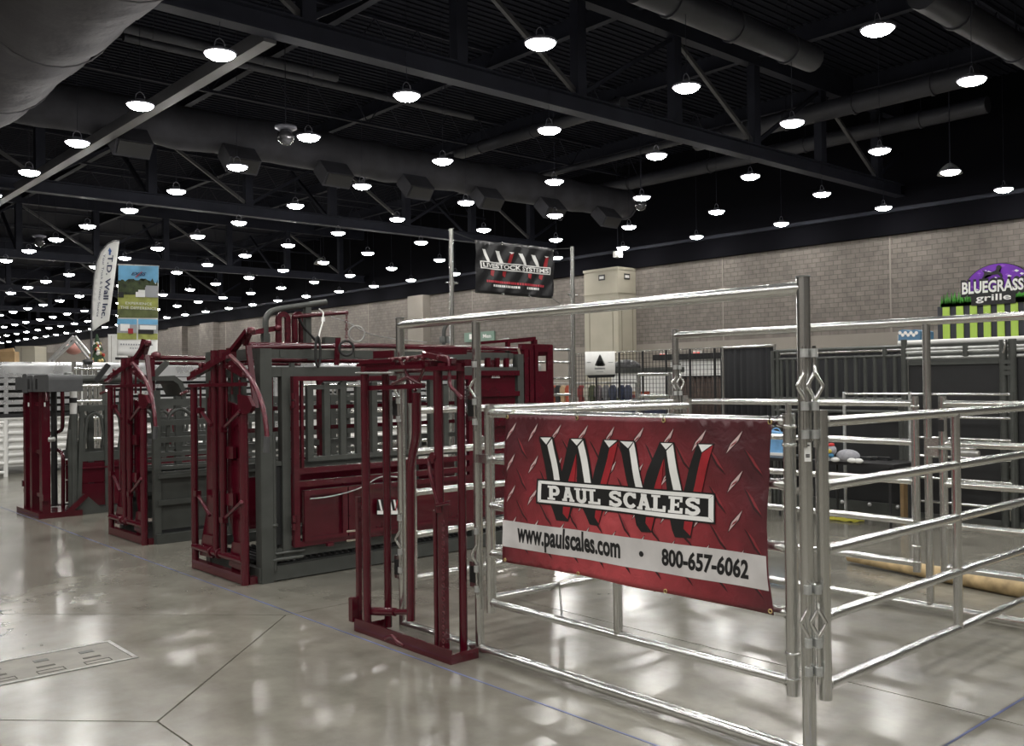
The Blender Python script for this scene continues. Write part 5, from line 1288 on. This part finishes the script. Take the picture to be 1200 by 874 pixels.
MB().box((WALLX-.12, ya, gx(562,400,WALLX).z), (WALLX-.02, yb, gx(562,389,WALLX).z)).build('board', 'sign_teal', ms)
fx = lambda a, b, off: V((WALLX-.12-off, a, b))
def wy(px, py): p = gx(px, py, WALLX-.12); return (p.y, p.z)
flat_part('lettering', quad_map(text_polys('Men', .02), wy(566,391.4), wy(575.5,391.0), wy(575.5,395.6), wy(566,396)), 'white_print', ms, fx, .01, 9)
flat_part('pictogram', [[wy(550,391.5), wy(556,391.3), wy(556,397.3), wy(550,397.6)]], 'white_print', ms, fx, .01, 9)
# the concession stand with its sign
XK = 30.0
ks = thing('food_stand', 'food stand with green and navy stripes under a purple BLUEGRASS grille sign', 'food stand', (XK+.5, gy(1160,XK), 0))
def ky(px, py): p = gx(px, py, XK); return (p.y, p.z)
KF = lambda a, b, off: V((XK-off, a, b))
yl_, yr_ = gy(1100,XK), gy(1255,XK); ztop = gx(1150,356,XK).z
MB().box((XK, yr_, 0), (XK+1.6, yl_, ztop)).build('body', 'navy_panel', ks)
stp = []
for k in range(10):
    pa = 1106.6+15.95*k; pb = pa+8.0+.1*k
    if pa > 1250: break
    MB().box((XK-.04, gy(pb,XK), .9), (XK, gy(pa,XK), ztop-.03)).build('green_stripe', 'sign_green', ks)
gp = []
for k in range(46):
    y = gy(1105.5+.8*k, XK); h = .28+.12*math.sin(k*2.3)+.05*math.sin(k*5.1)
    gp.append([(y+.04, ztop-.02), (y-.04, ztop-.02), (y+.02*math.sin(k*1.7), ztop+h)])
gs_ = MB()
for P in gp: gs_.prism([(XK-.05, a, b) for a, b in P], (.03,0,0))
gs_.build('grass_cutout', 'grass_print', ks)['kind'] = 'stuff'
gs_ = MB()
for k in range(14):
    y = gy(1192+1.4*k, XK); gs_.prism([(XK-.05, y+.06, ztop-.02), (XK-.05, y-.06, ztop-.02), (XK-.05, y, ztop+.3+.08*math.sin(k*2))], (.03,0,0))
gs_.build('grass_cutout', 'grass_print', ks)['kind'] = 'stuff'
# dome sign
cyy, czz = gy(1172,XK), gx(1172,343,XK).z; rw = (gy(1129,XK)-gy(1215,XK))/2; rh = gx(1172,308,XK).z-czz
dome = [(cyy-rw*math.cos(math.pi*i/28), czz+rh*math.sin(math.pi*i/28)) for i in range(29)]
dome2 = [(cyy-rw*.965*math.cos(math.pi*i/28), czz+.02+rh*.955*math.sin(math.pi*i/28)) for i in range(29)]
MB().prism([(XK-.02, a, b) for a, b in dome], (.12,0,0)).build('sign_board', 'black_print', ks)
flat_part('sign_face', [dome2], 'sign_purple', ks, KF, .03, 9)
spk, spw = [], []
random.seed(5)
for k in range(46):
    an = random.uniform(.15, 2.95); rr = random.uniform(.35, .9); c0 = (cyy-rw*rr*math.cos(an), czz+rh*rr*math.sin(an)); s = random.uniform(.02, .09)
    (spw if k % 3 == 0 else spk).append([(c0[0]-s, c0[1]), (c0[0], c0[1]-s*.5), (c0[0]+s, c0[1]+.01), (c0[0]+s*.2, c0[1]+s*.6)])
mat('sign_violet', (.32, .1, .62), .5)
for L_, m_, o_ in ((spk, 'sign_violet', .035), (spw, 'white_print', .037)): flat_part('sign_splash', L_, m_, ks, KF, o_, 9)['kind'] = 'stuff'
def kz(L): return [ky(1060+x/6.72, 290+y/6.72) for x, y in L]
hs = [[(612,178),(640,190),(690,195),(725,180),(728,150),(745,138),(765,145),(770,160),(755,165),(752,195),(770,205),(778,225),(768,245),(755,225),(740,212),(700,215),(660,215),(640,225),(630,250),(615,245),(630,215),(632,200)]]
flat_part('horse_silhouette', [kz(P) for P in hs], 'black_print', ks, KF, .05, 9)
MB().box((XK-.08, gy(1193,XK), gx(1165,356,XK).z-.02), (XK-.0, gy(1141,XK), czz+.1)).build('name_plate', 'black_print', ks)
a = [ky(1128.8,331), ky(1201,325.4), ky(1201,338.8), ky(1128.8,344.8)]
def grow(q, e): cx = sum(p[0] for p in q)/4; cz = sum(p[1] for p in q)/4; return [(p[0]+(e if p[0] > cx else -e), p[1]+(e if p[1] > cz else -e)) for p in q]
flat_part('lettering', quad_map(text_polys('BLUEGRASS', .075), *grow(a, .05)), 'black_print', ks, KF, .06, 9)
flat_part('lettering', quad_map(text_polys('BLUEGRASS', .03), *a), 'white_print', ks, KF, .09, 9)
flat_part('lettering', quad_map(text_polys('grille', .015), ky(1145,345.6), ky(1186.5,342.8), ky(1186.5,350.6), ky(1145,353.2)), 'white_print', ks, KF, .10, 9)
# blue dotted sign board below it
bs = thing('blue_canopy', 'small blue canopy with white dots beside the striped stand', 'canopy', (24, gy(1065,24), 0))
def by(px, py): p = gx(px, py, 24); return (p.y, p.z)
BS = lambda a, b, off: V((24-off, a, b))
mat('canopy_blue', (.10, .22, .36), .6)
prof = [by(1053,400), by(1053,387.5), by(1058,386), by(1065,388), by(1072,386), by(1078,388), by(1078,400)]
MB().prism([(24, a, b) for a, b in prof], (.8,0,0)).build('cloth', 'canopy_blue', bs)
flat_part('white_dots', [[(by(1055+3.2*k, 390+2.5*(k%2))[0]+.05*math.cos(q), by(1055+3.2*k, 390+2.5*(k%2))[1]+.05*math.sin(q)) for q in (0,1,2,3,4,5)] for k in range(7)], 'white_print', bs, BS, .02, 9)
for px in (1054, 1077): MB().tube([(24.4, gy(px,24.4), 0), (24.4, gy(px,24.4), gx(px,392,24.4).z)], .03, 8).build('pole', 'steel', bs)
# tables with small goods
def table(px0, px1, X0, X1, h, lab):
    t = thing('folding_table', lab, 'table', ((X0+X1)/2, gy((px0+px1)/2, X0), 0))
    ya, yb = gy(px1, X0), gy(px0, X0)
    MB().box((X0, ya, h-.035), (X1, yb, h)).build('top', 'black_plastic', t)
    for y in (ya+.08, yb-.08):
        for x in (X0+.07, X1-.07): MB().tube([(x, y, 0), (x, y, h-.035)], .015, 8).build('leg', 'black_plastic', t)
    return t
HT = .70
table(944, 1046, 9.75, 10.35, HT, 'black folding table with toys on it before the charcoal panel')
c = U(987, 541, Z=HT)
ty = thing('plush_toy', 'small grey plush toy with a red cap lying on the black table', 'toy', (c.x, c.y, HT))
mat('plush_grey', (.33, .33, .36), .9, 0, .2, 20); mat('cap_red', (.5, .03, .03), .7); mat('toy_blue', (.05, .2, .35), .6); mat('toy_yellow', (.5, .4, .06), .6)
MB().ell((c.x, c.y-0.072, HT+0.072), (0.075, 0.144, 0.072), 12, 8).build('body', 'plush_grey', ty)
MB().ell((c.x-.05, c.y+0.094, HT+0.128), (0.053, 0.050, 0.056), 12, 8).build('head', 'plush_grey', ty)
MB().ell((c.x-.05, c.y+0.101, HT+0.188), (0.038, 0.036, 0.024), 10, 6).build('cap', 'cap_red', ty)
MB().ell((c.x-.11, c.y+0.094, HT+0.120), (0.015, 0.032, 0.024), 10, 6).build('muzzle', 'toy_yellow', ty)
MB().ell((c.x-.09, c.y+0.086, HT+0.072), (0.030, 0.036, 0.024), 10, 6).build('scarf', 'toy_blue', ty)
for dy in (.16, .04, -.16, -.24): MB().ell((c.x-.08, c.y+dy, HT+0.028), (0.038, 0.054, 0.028), 10, 6).build('paw', 'white_paint', ty)
for i, (px, w) in enumerate(((1012, .10), (1022, .07), (1031, .12))):
    q = U(px, 539, Z=HT)
    one('dark_tool', MB().box((q.x-.05, q.y-w, HT), (q.x+.05, q.y+w, HT+.018)).tube([(q.x, q.y-w, HT+.03), (q.x, q.y+w*.7, HT+.03)], .012, 6), 'charcoal_dark', 'dark flat tool lying on the black table, %s from the toy' % ordinal(i), 'tool', 'tools on the black table')
table(868, 915, 9.75, 10.35, HT, 'black folding table seen between the banner and the gate post')
c = U(907, 533, Z=HT)
bb = thing('blue_bag', 'light blue bag standing on the table beside the banner edge', 'bag', (c.x, c.y, HT))
mat('bag_blue', (.16, .36, .62), .6, 0, .2, 8)
MB().prism([(c.x, c.y-.13, HT), (c.x, c.y+.13, HT), (c.x, c.y+.10, HT+.30), (c.x, c.y-.11, HT+.27)], (.12,0,0)).build('body', 'bag_blue', bb)
MB().tube(arc((c.x+.06, c.y, HT+.27), .06, 0, 180, 8, (0,1,0), (0,0,1)), .006, 6).build('handle', 'bag_blue', bb)
MB().box((c.x-.05, c.y-.18, HT), (c.x+.0, c.y+.2, HT+.03)).build('tissue', 'paper', bb)
one('wooden_post', MB().box((XG-.3, gy(1071), 0), (XG-.2, gy(1067), .55)), 'cardboard', 'short wooden block standing against the charcoal panel post', 'block')
# folding camp chair behind the right gate
cc = U(1150, 595, Z=0); 
fc = thing('camp_chair', 'black canvas folding camp chair behind the right-hand gate', 'chair', cc)
def W3(px, py): p = U(px, py, Y=None, X=cc.x); return p
k = cc.x
ya, yb = U(1180,560,X=k).y, U(1122,560,X=k).y; zs_ = U(1150,546,X=k).z; zt_ = U(1150,510,X=k).z
for x in (k, k+.42):
    MB().tube([(x, ya, 0.01), (x, yb, zs_)], .012, 6).build('leg', 'charcoal', fc); MB().tube([(x, yb, 0.01), (x, ya, zs_)], .012, 6).build('leg', 'charcoal', fc)
for y in (ya, yb): MB().tube([(k, y, zs_), (k+.42, y, zs_)], .012, 6).build('seat_rail', 'steel', fc)
n = 10
mb = MB().add([(x, ya+(yb-ya)*i/n, zs_-.05*math.sin(math.pi*i/n)) for x in (k, k+.42) for i in range(n+1)], [(i, i+1, n+2+i, n+1+i) for i in range(n)], True)
o = mb.build('seat', 'cloth_black', fc); md = o.modifiers.new('thickness', 'SOLIDIFY'); md.thickness = .006
for y in (ya, yb): MB().tube([(k+.42, y, zs_), (k+.50, y, zt_)], .012, 6).build('back_post', 'charcoal', fc)
MB().prism([(k+.43, ya, zs_+.08), (k+.43, yb, zs_+.08), (k+.5, yb, zt_), (k+.5, ya, zt_)], (.006,0,0)).build('backrest', 'cloth_black', fc)
# galvanised tall panel beside the right banner pole
tp_ = gate('tall_panel', 'tall galvanised rail panel between the chute tail and the banner pole', 'fence panel', (U(645,430,Y=YH).x-.6, YH, 0), (U(668,430,Y=YH).x, YH, 0), zs=[U(657,py,Y=YH).z for py in (410, 424.5, 443.5, 462.5, 482, 502, 522)], r=.02, pr=.022, brace=(), sleeves=False, zbot=.2)
# ================================================================ LEFT BACKGROUND
def trailer(name_label, x0, x1, y0, depth, ztop, mlow, mhigh, nwheel=2):
    t = thing('stock_trailer', name_label, 'trailer', ((x0+x1)/2, y0+depth/2, 0), 'stock trailers')
    zl = 1.10; zr = ztop-.28
    MB().box((x0, y0+.02, .14), (x1, y0+.06, zl)).build('lower_wall', mlow, t)
    n = 7
    for i in range(n):
        z = .22+i*(zl-.26)/(n-1)
        MB().tube([(x0+.06, y0+.02, z), (x1-.06, y0+.02, z)], .045, 8).build('rib', mlow, t)
    MB().box((x0, y0+.1, zl), (x1, y0+.14, zr)).build('inner_wall', 'charcoal_dark', t)
    MB().box((x0, y0-.02, zl-.03), (x1, y0+.08, zl+.05)).build('rub_rail', 'black_plastic', t)
    m = 5
    for i in range(m):
        z = zl+.13+i*(zr-zl-.14)/(m-.5)
        MB().box((x0+.05, y0+.0, z-.042), (x1-.05, y0+.05, z+.042)).build('slat', mhigh, t)
    k = int((x1-x0)/1.22)
    for i in range(k+1):
        x = x0+(x1-x0)*i/k
        MB().box((x-.035, y0-.015, .14), (x+.035, y0+.06, zr)).build('side_post', mhigh if i % 2 else mlow, t)
    prof = [(y0, zr-.02), (y0, zr+.10)]+[(p.x, p.y) for p in rounded([(y0, zr+.1, 0), (y0, ztop, 0), (y0+depth, ztop, 0), (y0+depth, zr+.1, 0)], .28, 6)]+[(y0+depth, zr-.02)]
    MB().prism([(x0, a, b) for a, b in prof], (x1-x0, 0, 0)).build('roof', mhigh, t)
    MB().box((x0, y0+depth-.05, .14), (x1, y0+depth, zr)).build('far_wall', mlow, t)
    MB().box((x0, y0+.05, .14), (x0+.05, y0+depth, zr)).build('front_wall', mlow, t); MB().box((x1-.05, y0+.05, .14), (x1, y0+depth, zr)).build('rear_wall', mlow, t)
    for i in range(nwheel):
        x = x0+(x1-x0)*.62+i*.85
        for yy in (y0-.14, y0+depth-.04):
            w = MB().lathe((x, yy, .37), [(.0,0),(.37,0),(.37,.2),(.0,.2)], 18, (0,1,0)).build('wheel', 'black_rubber', t)
            MB().lathe((x, yy-.01, .37), [(.0,0),(.19,0),(.19,.03)], 14, (0,1,0)).build('hub', 'alu_bright', w)
        MB().prism([(x-.46, y0-.2, .45)]+[(p.x, y0-.2, p.z) for p in arc((x, 0, .42), .46, 180, 0, 10, (1,0,0), (0,0,1))]+[(x+.46, y0-.2, .45)], (0,.2,0)).build('fender', mhigh, t) if False else None
    MB().box((x0-.9, y0+depth/2-.06, .3), (x0, y0+depth/2+.06, .42)).build('tongue', 'charcoal', t)
    MB().tube([(x0-.7, y0+depth/2, 0), (x0-.7, y0+depth/2, .75)], .04, 8).build('jack', 'steel', t)
    return t
trailer('white and silver slatted stock trailer behind the chutes at the left edge', 3.2, 10.2, 19.7, 2.2, 2.14, 'white_paint', 'alu')
trailer('silver slatted stock trailer seen between the bars of the nearest chute', 11.2, 18.6, 19.7, 2.2, 2.14, 'white_paint', 'alu')
trailer('tall white stock trailer parked in the second row behind the chutes', 5.6, 13.6, 25.5, 2.4, 2.28, 'white_paint', 'white_paint')
# white gate leaning at the left trailer
gate('stock_gate', 'white upright gate frame in front of the left trailer', 'gate', (U(-4,540,Y=19.2).x, 19.2, 0), (U(6.5,540,Y=19.2).x, 19.2, 0), zs=[1.0, .75, .5, .25, .08], r=.03, pr=.04, brace=(), sleeves=False, m='white_paint', zbot=.08)
# stacks of galvanised panels and upright posts in front of the trailers
st_ = thing('panel_stack', 'bundle of upright galvanised panels behind the farthest chute', 'fence panels', (U(100,500,Y=18.3).x, 18.3, 0))
for i, px in enumerate((87, 93, 100, 106, 112, 117)):
    x = U(px,500,Y=18.3).x; zt_ = U(px,(424, 428, 423, 424, 430, 436)[i],Y=18.3).z
    MB().tube([(x, 18.3, 0), (x, 18.3, zt_)], .04, 8).build('upright', 'galvanised', st_)
for py in (432, 452, 470, 490, 515): 
    z = U(100,py,Y=18.25).z; MB().tube([(U(86,500,Y=18.3).x, 18.25, z), (U(118,500,Y=18.3).x, 18.25, z)], .028, 8).build('crossbar', 'galvanised', st_)
MB().lathe((U(103,424,Y=18.3).x, 18.3, U(103,424,Y=18.3).z), [(.0,-.05),(.08,-.05),(.1,.03),(.0,.06)], 12).build('cap', 'black_plastic', st_)
MB().box((U(116,500,Y=18.4).x, 18.35, U(116,478,Y=18.4).z), (U(131,500,Y=18.4).x, 18.45, U(116,451,Y=18.4).z)).build('dark_box', 'charcoal', st_)
MB().box((U(116,500,Y=18.4).x, 18.38, 0), (U(120,500,Y=18.4).x, 18.42, U(116,478,Y=18.4).z)).build('box_leg', 'charcoal', st_)
# galvanised panels standing behind the middle and near chutes
for i, (xa, xb, y) in enumerate(((7.4, 10.4, 13.9), (8.2, 11.2, 15.4), (10.2, 12.9, 13.2))):
    gate('fence_panel', ['galvanised panel standing behind the middle chute', 'second galvanised panel farther behind the middle chute', 'galvanised panel beyond the tail of the nearest chute'][i], 'fence panel', (xa, y, 0), (xb, y+.2, 0), zs=[1.62, 1.36, 1.1, .84, .58, .32, .08], r=.024, brace=(.33, .66), sleeves=False, zbot=.08)
one('red_canister', MB().lathe((U(202,498,Y=14.7).x, 14.7, 0), [(.0,0),(.09,0),(.09,1.32),(.06,1.36),(.03,1.42),(.0,1.42)], 12), 'maroon', 'slim dark red cylinder seen between the bars of the middle chute', 'cylinder')
# far stalls peeping over the trailers
tr = thing('lattice_arch', 'white lattice truss arch over a far stall', 'arch', U(80,430,D=45)); tr.location.z = 0; ORG[tr.name] = V(tr.location)
def Q(px, py, D=45): return U(px, py, D=D)
leg_pts = [((58,422),(86,394)), ((63,422),(90,397)), ((88,394),(108,418)), ((86,397),(104,420))]
for a, b in leg_pts: MB().tube([Q(*a), Q(*b)], .07, 8).build('chord', 'alu_bright', tr)
for k in range(7):
    u = k/7; p = V((58+28*u, 422-28*u, 0)); q = V((63+27*(u+.07), 422-25*(u+.07), 0)); MB().tube([Q(p.x,p.y), Q(q.x,q.y)], .04, 6).build('lacing', 'alu_bright', tr)
    p = V((88+20*u, 394+24*u, 0)); q = V((86+18*(u+.07), 397+23*(u+.07), 0)); MB().tube([Q(p.x,p.y), Q(q.x,q.y)], .04, 6).build('lacing', 'alu_bright', tr)
for a in ((58,422),(63,422),(108,418),(104,420)):
    p = Q(*a); MB().tube([p, V((p.x, p.y, 0))], .07, 8).build('leg', 'alu_bright', tr)
mat('balloon_pink', (.62, .30, .26), .4)
p = Q(86.5,408.5,46)
bl = thing('balloon', 'pink oval balloon hanging under the far lattice arch', 'balloon', p)
MB().ell(p, (.40,.40,.30), 16, 10).build('skin', 'balloon_pink', bl)
MB().tube([p, Q(88,396,46)], .01, 5).build('string', 'paper', bl)
for a in (-1, 1): pass
xt = thing('decorated_tree', 'decorated tree with gold and red ornaments among the far stalls', 'tree', (U(114,430,D=43).x, U(114,430,D=43).y, 0))
b = V((xt.location.x, xt.location.y, 0)); zt_ = U(115,395,D=43).z
mat('fir_green', (.03, .06, .03), .9, 0, .5, 9); mat('ornament_gold', (.6, .48, .2), .3, .6); mat('ornament_red', (.45, .05, .04), .3)
for i in range(5):
    z = zt_-.3-i*(zt_-.9)/5; r = .12+.15*(i+1)
    MB().lathe((b.x, b.y, z-.3), [(r,0),(r*.55,.35),(.02,.75)], 12).build('branch_tier', 'fir_green', xt)
MB().tube([b, V((b.x, b.y, zt_-.6))], .06, 8).build('trunk', 'cardboard', xt)
random.seed(2)
for i in range(110):
    k = random.random()**.8; z = .9+k*(zt_-1.1); r = (1-k)*.85+.08; an = random.uniform(0, 6.28)
    MB().ell((b.x+r*math.cos(an), b.y+r*math.sin(an), z), (.085,.085,.085), 8, 5).build('ornament', ('ornament_gold', 'paper', 'ornament_gold', 'paper', 'ornament_red')[i % 5], xt)
def stall(px0, px1, py0, D, m, lab, name='stall_wall', dep=1.5, cat='stall'):
    a, b = U(px0, 440, D=D), U(px1, 440, D=D); zt_ = U((px0+px1)/2, py0, D=D).z
    dv = V((fw.x, fw.y, 0)).normalized()*dep
    t = thing(name, lab, cat, ((a.x+b.x)/2, (a.y+b.y)/2, 0))
    A, B = V((a.x, a.y, 0)), V((b.x, b.y, 0))
    MB().prism([A, B, B+dv, A+dv], (0,0,zt_)).build('body', m, t)
    MB().prism([A-dv*.02+V((0,0,zt_)), B-dv*.02+V((0,0,zt_)), B+dv+V((0,0,zt_)), A+dv+V((0,0,zt_))], (0,0,.08)).build('cap', m, t)
    MB().prism([A.lerp(B,.3)-dv*.01, A.lerp(B,.34)-dv*.01, A.lerp(B,.34), A.lerp(B,.3)], (0,0,zt_)).build('seam', 'precast', t)
    return t
stall(18, 41, 407, 60, 'cream', 'cream boxy kiosk far off at the left')
stall(42, 100, 414, 70, 'precast', 'low beige stall wall behind the lattice arch')
stall(-12, 18, 419, 62, 'cream', 'low cream stall wall at the far left edge')
stall(127, 139, 393, 60, 'white_paint', 'tall white panel partly behind the printed field banner')
stall(100, 128, 414, 75, 'precast', 'low grey stall wall behind the decorated tree')
kb = U(5, 427, D=30)
pb_ = thing('paper_sack', 'crumpled brown paper sack on top of a white crate at the left edge', 'sack', kb)
zt_ = U(5,412,D=30).z
MB().prism([kb+V((-.25,.2,0)), kb+V((.25,-.2,0)), kb+V((.45,.05,0)), kb+V((-.05,.4,0))], (0,0,zt_-kb.z)).build('bag', 'cardboard', pb_)
MB().prism([kb+V((-.2,.16,zt_-kb.z)), kb+V((.24,-.2,zt_-kb.z)), kb+V((.22,-.12,zt_-kb.z+.12)), kb+V((-.18,.2,zt_-kb.z+.06))], (.05,.06,0)).build('folded_top', 'cardboard', pb_)
one('white_crate', MB().box((kb.x-.9, kb.y-.6, 0), (kb.x+.9, kb.y+.8, kb.z)).box((kb.x-.95, kb.y-.65, kb.z-.08), (kb.x+.95, kb.y+.85, kb.z-.04)), 'white_paint', 'white crate carrying the brown paper sack at the left edge', 'crate')
